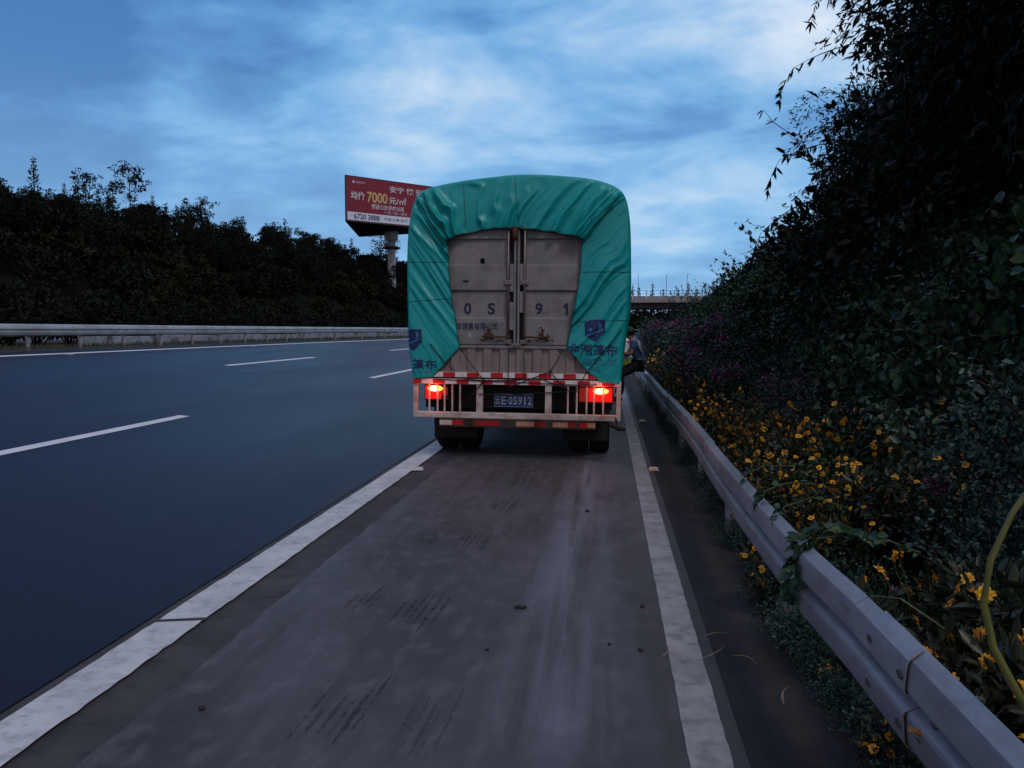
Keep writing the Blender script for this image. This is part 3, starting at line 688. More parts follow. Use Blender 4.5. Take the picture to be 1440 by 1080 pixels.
guardrail('guardrail', lx, lz, lambda y: 1.0, list(np.arange(-8, 33, 4.)) + list(np.arange(40, 170, 8.)), 'galvanised guardrail along the far edge of the carriageway in front of the hedge', side=-1, bolts=False)
guardrail('guardrail', lambda y: -18.9 + off(y), lambda y: 1.62, lambda y: 1.0, list(np.arange(0, 33, 8.)) + list(np.arange(40, 130, 16.)), 'guardrail behind the dark hedge, on the side of the opposite carriageway', side=1, bolts=False)
# ------------------------------------------------------------------ road studs and litter
def stud(x, y, z, m_, label, group=None):
    t = empty('road_stud', (x, y, z), label=label, cat='road stud', group=group)
    MB().add([(-.05, -.05, 0), (.05, -.05, 0), (.05, .05, 0), (-.05, .05, 0), (-.04, -.022, .022), (.04, -.022, .022), (.04, .022, .022), (-.04, .022, .022)], [(4, 5, 6, 7), (0, 1, 5, 4), (1, 2, 6, 5), (2, 3, 7, 6), (3, 0, 4, 7)]).build('stud_body', M['stud'], t)
    MB().add([(-.036, -.0505, .002), (.036, -.0505, .002), (.033, -.027, .0205), (-.033, -.027, .0205)], [(0, 1, 2, 3)]).build('reflector', M[m_], t)
    return t
a = stud(-2.045, 8.30, .024, 'stud', 'pale road stud beside the wide white line to the left of the truck'); a.rotation_euler = (0, 0, R(8)); a.scale = (1.2, 1.2, 1.2)
stud(.525, 8.75, -.003, 'stud_amber', 'amber road stud just outside the white line near the guardrail').scale = (1.1, 1.4, 1.2)
stud(.60, 13.4, -.003, 'stud_amber', 'amber road stud in the shade beside the truck').scale = (1.1, 1.2, 1.2)
for y in (18.2, 28.4, 38.9, 49.5): stud(-13.42, y, zroad(-13.4) + .004, 'stud', 'white road stud on the far edge line of the carriageway', 'road studs along the far edge line').scale = (1.5, 1.5, 1.5)
r = random.Random(4)
cb = MB().prism([(-.035, -.01), (.028, -.013), (.036, .004), (.02, .012), (-.03, .010)], 0, .012, 'xy').build('bark_chip', M['pebble'], bevel=.002); cb.location = (-.466, 4.227, .009); tag(cb, 'small dark chip lying alone in the middle of the concrete lane', 'chip')
for k, (x, y, s) in enumerate(((-.564, 3.642, .011), (.174, 3.74, .014), (.023, 3.791, .010), (-.156, 6.614, .02), (.21, 4.35, .014), (-1.62, 2.9, .014))):
    bm = bmesh.new(); bmesh.ops.create_icosphere(bm, subdivisions=2, radius=s)
    for v in bm.verts: v.co *= r.uniform(.8, 1.15); v.co.z *= .7
    me = bpy.data.meshes.new('pebble'); bm.to_mesh(me); bm.free(); o = link('pebble', me, M['pebble'], smooth=True); o.location = (x, y, -.009 * x + s * .4); o.rotation_euler = (0, 0, r.random() * 6)
    tag(o, 'small dark pebble on the concrete lane', 'pebble', 'dark pebbles scattered on the lane')
def straw(P, m_, label, w=.004, name='dry_blade'):
    V = []; n = len(P)
    for i, p in enumerate(P):
        p = Vector(p); t = (Vector(P[min(i + 1, n - 1)]) - Vector(P[max(i - 1, 0)])).normalized(); b = t.cross(Vector((0, 0, 1))).normalized() * w * (1 - .85 * abs(2 * i / (n - 1) - .7))
        V += [p - b, p + Vector((0, 0, .0015)), p + b]
    F = [(i * 3 + k, i * 3 + k + 1, i * 3 + 4 + k, i * 3 + 3 + k) for i in range(n - 1) for k in (0, 1)]
    o = MB().add(V, F).build(name, M[m_], fix=False); tag(o, label, 'blade'); return o
def arc(x0, y0, x1, y1, bow, h, n=9): return [(x0 + (x1 - x0) * t - (y1 - y0) * bow * 4 * t * (1 - t), y0 + (y1 - y0) * t + (x1 - x0) * bow * 4 * t * (1 - t), .004 + h * 4 * t * (1 - t)) for t in np.linspace(0, 1, n)]
straw(arc(.50, 3.95, .64, 3.99, .05, .012), 'straw', 'dry straw blade lying flat by the guardrail, farthest of the fallen blades')
straw(arc(.44, 3.66, .58, 3.86, -.18, .02), 'straw', 'curved dry grass blade beside the white line')
straw(arc(.27, 3.67, .42, 3.74, .12, .016), 'straw', 'brown dry blade lying across the worn white line')
straw(arc(.60, 3.72, .70, 3.64, .2, .01), 'straw', 'short dry blade nearest the guardrail shadow')
straw(arc(.74, 3.25, .80, 3.42, .1, .01), 'straw', 'dry blade lying under the guardrail')
# tyre scuffs left on the slab
def scuffs(x, y, wd, ln, n, seed, a=.0, fade=1.0):
    rr = random.Random(seed)
    for k in range(n):
        x0 = x - wd / 2 + wd * (k + .5) / n + rr.uniform(-.008, .008); l2 = ln * rr.uniform(.5, 1); y0 = y + rr.uniform(-.3, .3) * ln * .5 - l2 / 2; w_ = wd / n * rr.uniform(.20, .40)
        V = []; m_ = 16
        for i in range(m_ + 1):
            f = i / m_; ww = w_ * math.sin(math.pi * min(.98, max(.02, f))) ** .5 * rr.uniform(.5, 1.1); yy = y0 + l2 * f; xx = x0 + a * (yy - y) + rr.uniform(-.002, .002)
            V += [(xx - ww, yy, -.009 * xx + .0016), (xx + ww, yy, -.009 * xx + .0016)]
        tag(MB().add(V, [(2 * i, 2 * i + 1, 2 * i + 3, 2 * i + 2) for i in range(m_)]).build('tyre_mark', M['rubber_mark' if fade > .5 else 'rubber_mark_faint'], fix=False), kind='structure')
def alpha_mat(name, col, a):
    m = mat(name, col, .85); nt = m.node_tree; N = nt.nodes; L = nt.links; p = N['Principled BSDF']; tc = N.new('ShaderNodeTexCoord'); n = N.new('ShaderNodeTexNoise'); L.new(tc.outputs['Object'], n.inputs['Vector']); n.inputs['Scale'].default_value = 28; n.inputs['Detail'].default_value = 4
    q = N.new('ShaderNodeMapRange'); L.new(n.outputs['Fac'], q.inputs[0]); q.inputs[1].default_value = .36; q.inputs[2].default_value = .62; q.inputs[3].default_value = 0; q.inputs[4].default_value = a; L.new(q.outputs[0], p.inputs['Alpha'])
alpha_mat('rubber_mark', (.035, .031, .036), .52); alpha_mat('rubber_mark_faint', (.04, .036, .042), .32)
for (x, y, wd, ln, n, f) in ((-1.311, 5.563, .16, .5, 4, 0), (-.956, 5.509, .24, .62, 6, 1), (-1.359, 4.256, .18, .42, 4, 1), (-1.009, 4.183, .26, .62, 6, 1), (-1.266, 6.753, .16, .5, 4, 0), (-.895, 6.742, .25, .8, 6, 1), (-1.24, 8.038, .16, .6, 4, 0), (-.857, 7.967, .24, .8, 5, 1), (-1.063, 2.983, .26, .6, 6, 1), (-.70, 2.9, .2, .5, 5, 0)): scuffs(x, y, wd, ln, n, int(y * 100), .04, f)
# ------------------------------------------------------------------ billboard, pylon, overpass
bb = empty('billboard', (0, 0, 0), label='tall red billboard on a single grey column beyond the left hedge', cat='billboard')
BA = R(44); bd = Vector((math.sin(BA), math.cos(BA), 0)); bnrm = Vector((-bd.y, bd.x, 0)) * -1   # outward normal of the printed face
P0 = Vector((-36.25, 107, 16.87)); BL, BH = 18.0, 6.1
rotb = math.atan2(bd.y, bd.x)
def bloc(u, out, z): return P0 + bd * u + bnrm * out + Vector((0, 0, z))
def bbbox(name, u0, u1, o0, o1, z0, z1, m_, par=bb):
    mb = MB(); mb.box(u0, u1, -o1, -o0, z0, z1); o = mb.build(name, M[m_], par); o.location = P0; o.rotation_euler = (0, 0, rotb); return o
# inside the box local frame: x along the face, -y outwards
pan = bbbox('panel', 0, BL, -.25, 0, 0, BH, 'bb_red')
strip = MB().box(.1, BL - .1, -.03, -.004, .1, 1.22).build('phone_strip', M['bb_white'], pan)
for nm, a in (('frame_edge', (-.12, 0, -.03, .25, -.12, BH + .12)), ('frame_edge', (BL, BL + .12, -.03, .25, -.12, BH + .12)), ('frame_edge', (0, BL, -.03, .25, BH + .001, BH + .12)), ('frame_edge', (0, BL, -.03, .25, -.12, -.001))):
    MB().box(*a).build(nm, M['bb_frame'], pan)
def btxt(body, h, u, z, m_, wd=None, bold=.0, slant=0): return text('billboard_lettering', body, h, (u, -.036, z), M[m_], pan, width=wd, bold=bold)
btxt('均价', 1.15, 1.75, 3.55, 'bb_text', 2.2, .02); btxt('7000', 1.5, 4.85, 3.55, 'bb_gold', 3.3, .025); btxt('元/㎡', 1.05, 8.2, 3.42, 'bb_text', 2.9, .015)
btxt('安宁 悦', .95, 8.9, 5.0, 'bb_text', 4.0, .015); btxt('预留公办学校35所', .72, 6.6, 2.28, 'bb_text', 5.4, .01); btxt('一环一街一校区', .42, 7.9, 1.60, 'bb_text', 3.9, 0)
btxt('6720 3888', .80, 3.15, .66, 'bb_ink', 4.1, .03); btxt('中国·云南·安宁', .46, 7.9, .66, 'bb_ink', 3.9, .01); btxt('—', .05, .75, .70, 'bb_ink', .45, .0)
btxt('云南安宁', .32, 2.2, 5.42, 'bb_text', 1.5, 0); MB().box(.95, 1.25, -.03, -.004, 5.26, 5.58).build('small_logo', M['bb_text'], pan)
for u in (13.3,): btxt('安居好房', .95, u, 5.0, 'bb_text', 4.0, .01)
# triangular box: the other two faces and the dark soffit
AP = (10.2, 15.6)
def bpoly(name, poly, z0, z1, m_):
    o = MB().prism(poly, z0, z1, 'xy').build(name, M[m_], bb); o.location = P0; o.rotation_euler = (0, 0, rotb); return o
bpoly('soffit', [(-.12, .26), (BL + .12, .26), AP], -.16, .10, 'bb_steel')
bpoly('side_panel', [(.02, .26), (.40, .26), AP, (AP[0] - .12, AP[1] - .18)], .11, BH, 'bb_red')
bpoly('side_panel', [(BL - .4, .26), (BL, .26), (AP[0] + .12, AP[1] - .02), (AP[0] + .01, AP[1] - .2)], .11, BH, 'bb_red')
pc = (-33.0, 118.2)
MB().tube([(pc[0], pc[1], 2.5), (pc[0], pc[1], 9), (pc[0], pc[1], 17.5)], [.64, .62, .60], 24).build('column', M['pole_paint'], bb, smooth=True)
MB().lathe([(.9, 13.9), (1.35, 14.0), (1.35, 14.2), (.9, 14.3)], 20, 'z', (pc[0], pc[1], 0)).build('platform', M['bb_steel'], bb)
for k in range(12):
    a = 6.2832 * k / 12; 
    MB().tube([(pc[0] + 1.33 * math.cos(a), pc[1] + 1.33 * math.sin(a), 14.2), (pc[0] + 1.33 * math.cos(a), pc[1] + 1.33 * math.sin(a), 15.2)], .03, 5).build('platform_post', M['pole_paint'], bb)
MB().tube([(pc[0] + 1.33 * math.cos(a), pc[1] + 1.33 * math.sin(a), 15.2) for a in np.linspace(0, 6.2832, 25)], .035, 5).build('platform_rail', M['pole_paint'], bb)
MB().lathe([(.8, 15.2), (1.0, 15.4), (1.0, 16.6), (.8, 16.7)], 20, 'z', (pc[0], pc[1], 0)).build('column_head', M['pole_paint'], bb)
for k in range(18):
    MB().tube([(pc[0] + .1, pc[1] - .68, 3 + k * .6), (pc[0] + .4, pc[1] - .66, 3 + k * .6)], .02, 5).build('rung', M['bb_steel'], bb)
# lattice pylon behind the billboard
py = empty('lattice_pylon', (-88, 303, 2), label='thin steel lattice pylon standing far behind the billboard column', cat='pylon')
def pw(z): return 3.2 - 2.4 * min(1, z / 38)
for sx, sy in ((-1, -1), (1, -1), (1, 1), (-1, 1)):
    MB().tube([(sx * pw(z) , sy * pw(z), z) for z in (0, 10, 20, 30, 38, 46)], .16, 5).build('leg', M['pylon_steel'], py)
z = 0
while z < 44:
    z2 = z + 3.2
    for a, b in (((-1, -1), (1, -1)), ((1, -1), (1, 1)), ((1, 1), (-1, 1)), ((-1, 1), (-1, -1))):
        MB().tube([(a[0] * pw(z), a[1] * pw(z), z), (b[0] * pw(z2), b[1] * pw(z2), z2)], .10, 4).build('brace', M['pylon_steel'], py)
    z = z2
for z in (36, 40, 44): MB().tube([(-6, 0, z + .3), (0, 0, z), (6, 0, z + .3)], [.08, .2, .08], 5).build('cross_arm', M['pylon_steel'], py)
# overpass
ov = empty('overpass', (0, 0, 0), label='concrete road overpass crossing the highway in the distance', cat='bridge')
def ovy(x): return 150 + .03 * x
OX0, OX1 = -48, 34
MB().box(OX0, OX1, 146, 158, 5.55, 6.55).build('girder', M['concrete_dark'], ov)
MB().box(OX0, OX1, 145.3, 158.7, 6.551, 6.80).build('deck', M['concrete'], ov)
x = OX0
while x < OX1: MB().box(x + .03, x + 2.47, 145.3, 145.55, 6.802, 7.72).build('parapet', M['concrete'], ov); x += 2.5
x = OX0 + .02
while x < OX1 - 1: MB().box(x - .05, x + .07, 145.38, 145.48, 7.722, 8.7).build('railing_post', M['pylon_steel'], ov); x += 2.5
for z in (8.1, 8.65): MB().box(OX0, OX1, 145.40, 145.46, z, z + .06).build('rail', M['pylon_steel'], ov)
MB().box(OX0, OX1, 158.45, 158.7, 6.802, 7.72).build('parapet', M['concrete'], ov)
for x in (-14, 24): 
    for y in (149, 155): MB().tube([(x, y, -.6), (x, y, 5.55)], .6, 16).build('pier', M['concrete'], ov, smooth=True)
for x0, x1 in ((-66, -48), (34, 60)): MB().box(x0, x1, 144, 160, -.6, 6.8).build('abutment', M['concrete'], ov)
for k, x in enumerate((-8, -3, 6, 11.5, 15.5)):
    l = empty('lamp_post', (x, 157.8, 6.8), label='thin lamp post standing on the distant overpass', cat='lamp post', group='lamp posts on the overpass')
    MB().tube([(0, 0, 0), (0, 0, 5.0), (0, -.3, 5.4), (0, -1.2, 5.5)], [.07, .05, .04, .03], 6).build('post', M['pylon_steel'], l)
    MB().box(-.1, .1, -1.5, -1.0, 5.44, 5.54).build('lamp_head', M['pylon_steel'], l)
# ------------------------------------------------------------------ foliage builders
def leaf_quads(P, D, Nn, Ls, Ws, fold=.25, curl=.0):
    """leaves as folded quads: base point P, growth direction D, normal Nn, length, width"""
    B = np.cross(D, Nn); B /= np.maximum(np.linalg.norm(B, axis=1, keepdims=True), 1e-6)
    N2 = np.cross(B, D); Ls = Ls[:, None]; Ws = Ws[:, None]
    up = N2 * fold; W2 = B * Ws * .5
    V = np.stack([P, P + D * Ls * .28 + (W2 * .86 + up * Ws * .8), P + D * Ls * .64 + W2 * .80 + up * Ws * .7 - N2 * Ls * curl * .4, P + D * Ls - N2 * Ls * curl,
                  P + D * Ls * .64 - W2 * .80 + up * Ws * .7 - N2 * Ls * curl * .4, P + D * Ls * .28 - W2 * .86 + up * Ws * .8], axis=1).reshape(-1, 3)
    n = len(P); b = np.arange(n)[:, None] * 6
    return V, np.concatenate([b + np.array([[0, 1, 2, 3]]), b + np.array([[0, 3, 4, 5]])])
def unit(a): return a / np.maximum(np.linalg.norm(a, axis=1, keepdims=True), 1e-6)
class Leaves:
    def __init__(s, seed): s.g = np.random.default_rng(seed); s.V = []; s.F = []; s.n = 0
    def put(s, P, D, Nn, L, W, **k):
        V, F = leaf_quads(P, D, Nn, L, W, **k); s.V.append(V); s.F.append(F + s.n); s.n += len(V)
    def cloud(s, c, r, n, L, W, out=.8, up=.25, flat=.5, shell=.55):
        """n leaves in an ellipsoidal clump, pointing mostly outwards, faces turned to the sky"""
        g = s.g; d = unit(g.normal(size=(n, 3))); rad = (shell + (1 - shell) * g.random((n, 1)) ** .6); P = np.array(c) + d * rad * np.array(r)
        D = unit(d * out + g.normal(size=(n, 3)) * .55 + np.array([0, 0, up])); Nn = unit(g.normal(size=(n, 3)) * (1 - flat) + np.array([0, 0, 1]) * flat + d * .25)
        sc = g.uniform(.65, 1.25, n); s.put(P, D, Nn, L * sc, W * sc)
    def build(s, name, m_, parent): return fast_mesh(name, np.concatenate(s.V), np.concatenate(s.F), M[m_], parent)
def branch_pts(a, b, sag, n=5, rr=None):
    a, b = Vector(a), Vector(b); rr = rr or rnd
    return [a.lerp(b, k / (n - 1)) + Vector((rr.uniform(-1, 1) * .04, rr.uniform(-1, 1) * .04, 0)) * (b - a).length * (0 < k < n - 1) + Vector((0, 0, sag * 4 * (k / (n - 1)) * (1 - k / (n - 1)))) for k in range(n)]
def shrub(name, h, w, nleaf, L, Wd, m_, seed, label, cat='shrub', group=None, clumps=12, loose=.0):
    t = empty(name, label=label, cat=cat, group=group); lv = Leaves(seed); rr = random.Random(seed); st = MB()
    for k in range(clumps):
        a = rr.uniform(0, 6.28); q = math.sqrt(rr.random()) * w * .42; z = h * (.30 + .52 * rr.random() * (1 - .55 * q / (w * .42)))
        c = (q * math.cos(a), q * math.sin(a), z); rc = w * rr.uniform(.17, .30)
        lv.cloud(c, (rc, rc, rc * .8), nleaf // clumps, L, Wd)
        st.tube(branch_pts((c[0] * .12, c[1] * .12, -.15), c, .03 * h, 4, rr), [.016 * w, .013 * w, .009 * w, .004 * w], 5)
    for k in range(int(clumps * loose)):      # shoots that stick out of the outline
        a = rr.uniform(0, 6.28); b0 = (.2 * w * math.cos(a), .2 * w * math.sin(a), h * .6); b1 = (w * rr.uniform(.3, .62) * math.cos(a), w * rr.uniform(.3, .62) * math.sin(a), h * rr.uniform(.75, 1.25))
        pp = branch_pts(b0, b1, .06 * h, 7, rr); st.tube(pp, [.005] * 6 + [.002], 4)
        P = np.array([list(p) for p in pp[2:] for _ in (0, 1, 2)]); n = len(P); D = unit(np.array([math.cos(a), math.sin(a), .2]) * .5 + lv.g.normal(size=(n, 3)) * .7)
        lv.put(P, D, unit(lv.g.normal(size=(n, 3)) * .4 + np.array([0, 0, 1])), L * lv.g.uniform(.7, 1.3, n), Wd * lv.g.uniform(.7, 1.3, n))
    lv.build('foliage', m_, t); st.build('stem', M['bark'], t)
    return t
def tree(name, h, w, nleaf, L, Wd, m_, seed, label, group=None, limbs=9, trunk=.12, base=.35, cr=(.15, .27), flatz=.65, spread=1.0, droop=0, up=.25):
    t = empty(name, label=label, cat='tree', group=group); lv = Leaves(seed); rr = random.Random(seed)
    lean = (rr.uniform(-.06, .06) * h, rr.uniform(-.06, .06) * h)
    tp = [(lean[0] * k / 5 + rr.uniform(-.02, .02) * h * (k > 0), lean[1] * k / 5, h * .93 * k / 5 - (.5 if k == 0 else 0)) for k in range(6)]
    tr = MB(); tr.tube(tp, [trunk * (1 - .16 * k) for k in range(6)], 9); to = tr.build('trunk', M['bark'], t, smooth=True)
    ends = [tp[5]]
    for k in range(limbs):
        f = base + (1 - base) * (k + rr.random() * .6) / limbs; i = min(4, int(f * 5)); z = h * .93 * f
        s0 = (tp[i][0] + (tp[i + 1][0] - tp[i][0]) * (f * 5 - i), tp[i][1] + (tp[i + 1][1] - tp[i][1]) * (f * 5 - i), z)
        a = k * 2.4 + rr.uniform(-.5, .5); ln = w * .5 * spread * (1 - .65 * max(0, f - .35)) * rr.uniform(.6, 1.1)
        e = (s0[0] + ln * math.cos(a), s0[1] + ln * math.sin(a), z + ln * rr.uniform(.15, .6))
        pp = branch_pts(s0, e, .03 * h, 5, rr); MB().tube(pp, [trunk * .42, trunk * .32, trunk * .24, trunk * .15, trunk * .06], 6).build('limb', M['bark'], t, smooth=True)
        ends += [e, tuple(pp[3])]
        for q in range(2): ends.append((e[0] + rr.uniform(-.2, .2) * w, e[1] + rr.uniform(-.2, .2) * w, e[2] + rr.uniform(-.03, .10) * h))
    for e in ends:
        rc = w * rr.uniform(*cr); lv.cloud(e, (rc, rc, rc * flatz), max(6, int(nleaf / len(ends))), L, Wd, up=up - droop)
    lv.build('crown', m_, t)
    return t
def conifer(name, h, w, m_, seed, label, group):
    t = empty(name, label=label, cat='tree', group=group); lv = Leaves(seed); rr = random.Random(seed)
    MB().tube([(0, 0, -.5), (0, 0, h * .5), (0, 0, h)], [.14, .09, .02], 7).build('trunk', M['bark'], t)
    z = h * .12
    while z < h:
        f = z / h; r_ = w * .5 * (1 - f) ** .8 * rr.uniform(.75, 1.1) + .05
        lv.cloud((rr.uniform(-.1, .1), rr.uniform(-.1, .1), z), (r_, r_, h * .05), int(26 * (1 - f)) + 8, .42, .2, out=.9, up=-.05, shell=.3); z += h * .055
    lv.build('crown', m_, t); return t
def place(proto, x, y, z, sc, rot, label=None, used=set(), tilt=0):
    o = proto if proto.name not in used else copy_tree(proto)
    used.add(proto.name); o.location = (x, y, z); o.scale = (sc, sc, sc) if not isinstance(sc, tuple) else sc; o.rotation_euler = (tilt, 0, rot)
    if label: o['label'] = label
    return o
# ------------------------------------------------------------------ left side: hedge in the median, trees and scrub on the hill
rr = random.Random(21)
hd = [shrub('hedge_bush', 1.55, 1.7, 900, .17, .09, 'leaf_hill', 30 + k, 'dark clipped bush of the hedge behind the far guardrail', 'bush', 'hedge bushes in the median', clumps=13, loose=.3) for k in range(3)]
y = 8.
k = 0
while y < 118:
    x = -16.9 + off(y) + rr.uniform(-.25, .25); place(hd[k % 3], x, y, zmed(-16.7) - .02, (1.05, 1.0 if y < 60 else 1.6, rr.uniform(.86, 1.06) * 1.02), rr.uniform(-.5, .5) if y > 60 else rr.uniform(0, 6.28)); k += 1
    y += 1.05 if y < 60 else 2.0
bl = [tree('broadleaf_tree', 7.5, 5.2, 1500, .42, .24, 'leaf_hill', 40 + k, 'dark broadleaf tree on the hill beyond the opposite carriageway', 'trees on the hill across the road', limbs=8, cr=(.13, .24)) for k in range(3)]
cf = [conifer('conifer_tree', 7.5, 2.3, 'leaf_hill', 50 + k, 'slim pointed conifer on the skyline of the hill across the road', 'conifers on the hill across the road') for k in range(2)]
hs = [shrub('hill_shrub', 2.2, 3.4, 900, .34, .20, 'leaf_scrub', 60 + k, 'olive green scrub bush on the slope across the road', 'bush', 'scrub on the slope across the road', clumps=9) for k in range(2)]
hs += [shrub('hill_shrub', 2.6, 3.4, 700, .34, .20, 'leaf_hill', 64 + k, 'dark scrub bush on the slope across the road', 'bush', 'dark scrub on the slope across the road', clumps=9) for k in range(2)]
def lplace(p, d, y, sc, sink=.2, **kw):
    x = -34 - d; return place(p, x + off(y) * (1 if y < 160 else .6), y, zleft(x, y) - sink, sc, rr.uniform(0, 6.28), **kw)
for k in range(120):      # skyline band
    y = 46 + k * 1.35 + rr.uniform(-1.5, 1.5); lplace(bl[k % 3], rr.uniform(13, 30), y, rr.uniform(.40, .64) * (.80 if y < 92 else 1.05))
for k in range(60):
    y = 66 + k * 2.0 + rr.uniform(-1.5, 1.5); lplace(cf[k % 2], rr.uniform(18, 26), y, rr.uniform(.5, .78))
for k in range(60):      # trees lower on the slope
    y = 50 + k * 2.1 + rr.uniform(-2, 2); lplace(bl[k % 3], rr.uniform(5, 15), y, rr.uniform(.4, .62))
for k in range(60):
    y = 54 + rr.random() * 60; lplace(hs[k % 4], rr.uniform(5, 17), y, rr.uniform(.9, 1.4))
for k in range(58):
    y = 43 + rr.random() * 26; lplace(hs[k % 4], rr.uniform(2, 14), y, rr.uniform(.9, 1.35))
for k in range(140):
    y = 52 + rr.random() ** 1.15 * 125; lplace(hs[k % 4], rr.uniform(1, 20), y, rr.uniform(.8, 1.35))
tall = tree('tall_sparse_tree', 13, 7.5, 950, .50, .24, 'leaf_hill', 71, 'tall sparse tree leaning above the skyline at the left, layered open crown', limbs=9, base=.5, trunk=.16, cr=(.07, .14), flatz=.4)
lplace(tall, 24, 84, .62)
t2 = tree('tall_sparse_tree', 12, 6.5, 900, .48, .24, 'leaf_hill', 77, 'tall layered tree next to the sparse leaning tree on the left skyline', limbs=10, base=.42, trunk=.16, cr=(.09, .17), flatz=.38)
lplace(t2, 25, 79, .5)
t3 = tree('tall_dense_tree', 12, 9, 2600, .46, .26, 'leaf_hill', 79, 'dense dark tree at the left edge of the picture on the hill', limbs=11, base=.3, trunk=.2, cr=(.16, .26))
lplace(t3, 22, 61, .48)
t4 = tree('thin_topped_tree', 10, 4.6, 420, .42, .2, 'leaf_hill', 81, 'thin tree with an open top rising over the conifers', limbs=6, base=.62, trunk=.12, cr=(.07, .13), flatz=.5)
lplace(t4, 24, 97, .62)
t5 = tree('round_open_tree', 9.5, 6.2, 900, .42, .22, 'leaf_hill', 83, 'open round tree near the end of the hill left of the billboard', limbs=9, base=.5, trunk=.14, cr=(.09, .15), flatz=.6)
lplace(t5, 22, 140, .8)
for k, (x, y, s) in enumerate(((-52, 205, 1.1), (-47, 212, .9), (-58, 200, 1.3), (-42, 220, .9), (-66, 196, 1.3), (-36, 228, 1.0), (-30, 230, .9), (-24, 232, 1.0))):
    place(bl[k % 3], x, y, 3.2 if x < -34 else 1, s * 1.1, rr.random() * 6)
# low scrub at the column foot
for k, (x, y) in enumerate(((-34.5, 115), (-31.5, 114.6), (-29.5, 116), (-37, 114), (-40, 113.5), (-27, 117))): place(hs[k % 4], x, y, 2.9, 1.25, k * 1.3)
for k, (x, y, z) in enumerate(((-38.2, 50, 3.26), (-38.3, 60, 3.12), (-37.6, 62, 3.16))):
    l = empty('garden_lamp', (x, y, 0), label=('lit white lamp shining through the hedge, farthest left', 'small lit lamp shining through the hedge, middle of three', 'brightest small lamp shining through the dark hedge')[k], cat='lamp')
    MB().tube([(0, 0, .6), (0, 0, z - .12)], .05, 6).build('post', M['pylon_steel'], l)
    MB().lathe([(.04, z - .12), (.13, z - .08), (.14, z + .04), (.05, z + .10)], 12, 'z').build('lamp_globe', M['lamp_white'], l, smooth=True)
# low concrete wall of the planting bed, partly overgrown
kw = empty('planter_wall', (0, 0, 0), label='low pale concrete wall of the planting bed seen between the far guardrail posts', cat='wall')
y = 6.
while y < 110:
    if rr.random() > .14:
        x = -15.75 + off(y + 1); MB().box(x - .09, x + .09, y + .02, y + 1.98, .6, 1.36 + rr.uniform(-.02, .02)).build('wall_block', M['concrete_pale'], kw, bevel=.012)
    y += 2.0
# dwarf grass along the median edge
def grass_strip(name, x0, x1, y0, y1, n, hmax, seed, zf, m_='grass'):
    g = np.random.default_rng(seed); y = y0 + (y1 - y0) * g.random(n) ** 1.4; x = x0 + (x1 - x0) * g.random(n)
    P = np.array([[a + off(b), b, zf(a, b) - .01] for a, b in zip(x, y)]); D = unit(np.stack([g.normal(size=n) * .5, g.normal(size=n) * .5, np.ones(n)], 1)); Nn = unit(g.normal(size=(n, 3)))
    L = hmax * g.uniform(.4, 1, n); V, F = leaf_quads(P, D, Nn, L, L * .09 + .006, curl=.2); return tag(fast_mesh(name, V, F, M[m_]), kind='stuff')
tag(grass_strip('median_grass', -15.9, -14.45, 8, 75, 5000, .16, 5, lambda x, y: zmed(x)), 'short dark grass growing under the far guardrail', 'grass', kind='stuff')
# ------------------------------------------------------------------ right embankment
rr = random.Random(99)
sa = [shrub('broadleaf_shrub', 1.25, 1.5, 1900, .085, .055, 'leaf_broad', 100 + k, 'broad leaved green shrub on the embankment above the guardrail', 'shrub', 'broad leaved shrubs on the right embankment', clumps=15, loose=.7) for k in range(3)]
sb = [shrub('small_leaf_shrub', 1.0, 1.5, 2400, .050, .034, 'leaf_small', 110 + k, 'grey green small leaved shrub sprawling on the right embankment', 'shrub', 'small leaved shrubs on the right embankment', clumps=18, loose=.9) for k in range(3)]
sd = [shrub('dark_shrub', 2.3, 2.5, 4200, .105, .060, 'leaf_dark', 120 + k, 'tall dark shrub high on the right embankment', 'shrub', 'dark shrubs high on the right embankment', clumps=15, loose=.6) for k in range(3)]
sl = [shrub('climber_mound', 1.7, 2.1, 2400, .105, .085, 'leaf_broad', 128 + k, 'mound of large leaved climber on the right embankment', 'climber', 'large leaved climber mounds on the right embankment', clumps=13, loose=.7) for k in range(2)]
def rplace(p, x, y, sc, sink=.12, **kw): return place(p, x + off(y), y, zright(x, y) - sink, sc, rr.uniform(0, 6.28), **kw)
# rows climbing the bank, denser near the camera
for k in range(64):
    y = 1.6 + (k / 64) ** 1.25 * 30; x = 1.62 + rr.uniform(-.05, .5) + .02 * y; rplace((sb + sa)[rr.choice((0, 1, 2, 0, 1, 2, 3, 4, 5))], x, y, rr.uniform(.45, .65) + .010 * y)
for k in range(56):
    y = 2.4 + (k / 56) ** 1.2 * 38; x = rr.uniform(2.3, 3.3) + .02 * y; rplace((sa + sb)[rr.choice((0, 1, 2, 3, 4, 5))], x, y, rr.uniform(.7, 1.05))
for k in range(44):
    y = 3.4 + (k / 44) ** 1.15 * 44; x = rr.uniform(3.4, 4.7) + .02 * y; rplace((sa + sl)[rr.choice((0, 1, 2, 3, 4, 3, 4))], x, y, rr.uniform(.85, 1.25))
for k in range(40):
    y = 5 + (k / 40) ** 1.1 * 55; x = rr.uniform(4.8, 6.4); rplace((sd + sl)[rr.choice((0, 1, 2, 3, 4))], x, y, rr.uniform(.75, 1.1))
for k in range(34):
    y = 8 + (k / 34) * 80; x = rr.uniform(6.2, 9.5); rplace(sd[k % 3], x, y, rr.uniform(.9, 1.3))
for k in range(36):      # far end of the bank
    y = 42 + k * 2.4; x = rr.uniform(1.6, 5.5); rplace((sd + sl)[k % 5], x, y, rr.uniform(.8, 1.15) * (1 if y < 75 else 1.3))
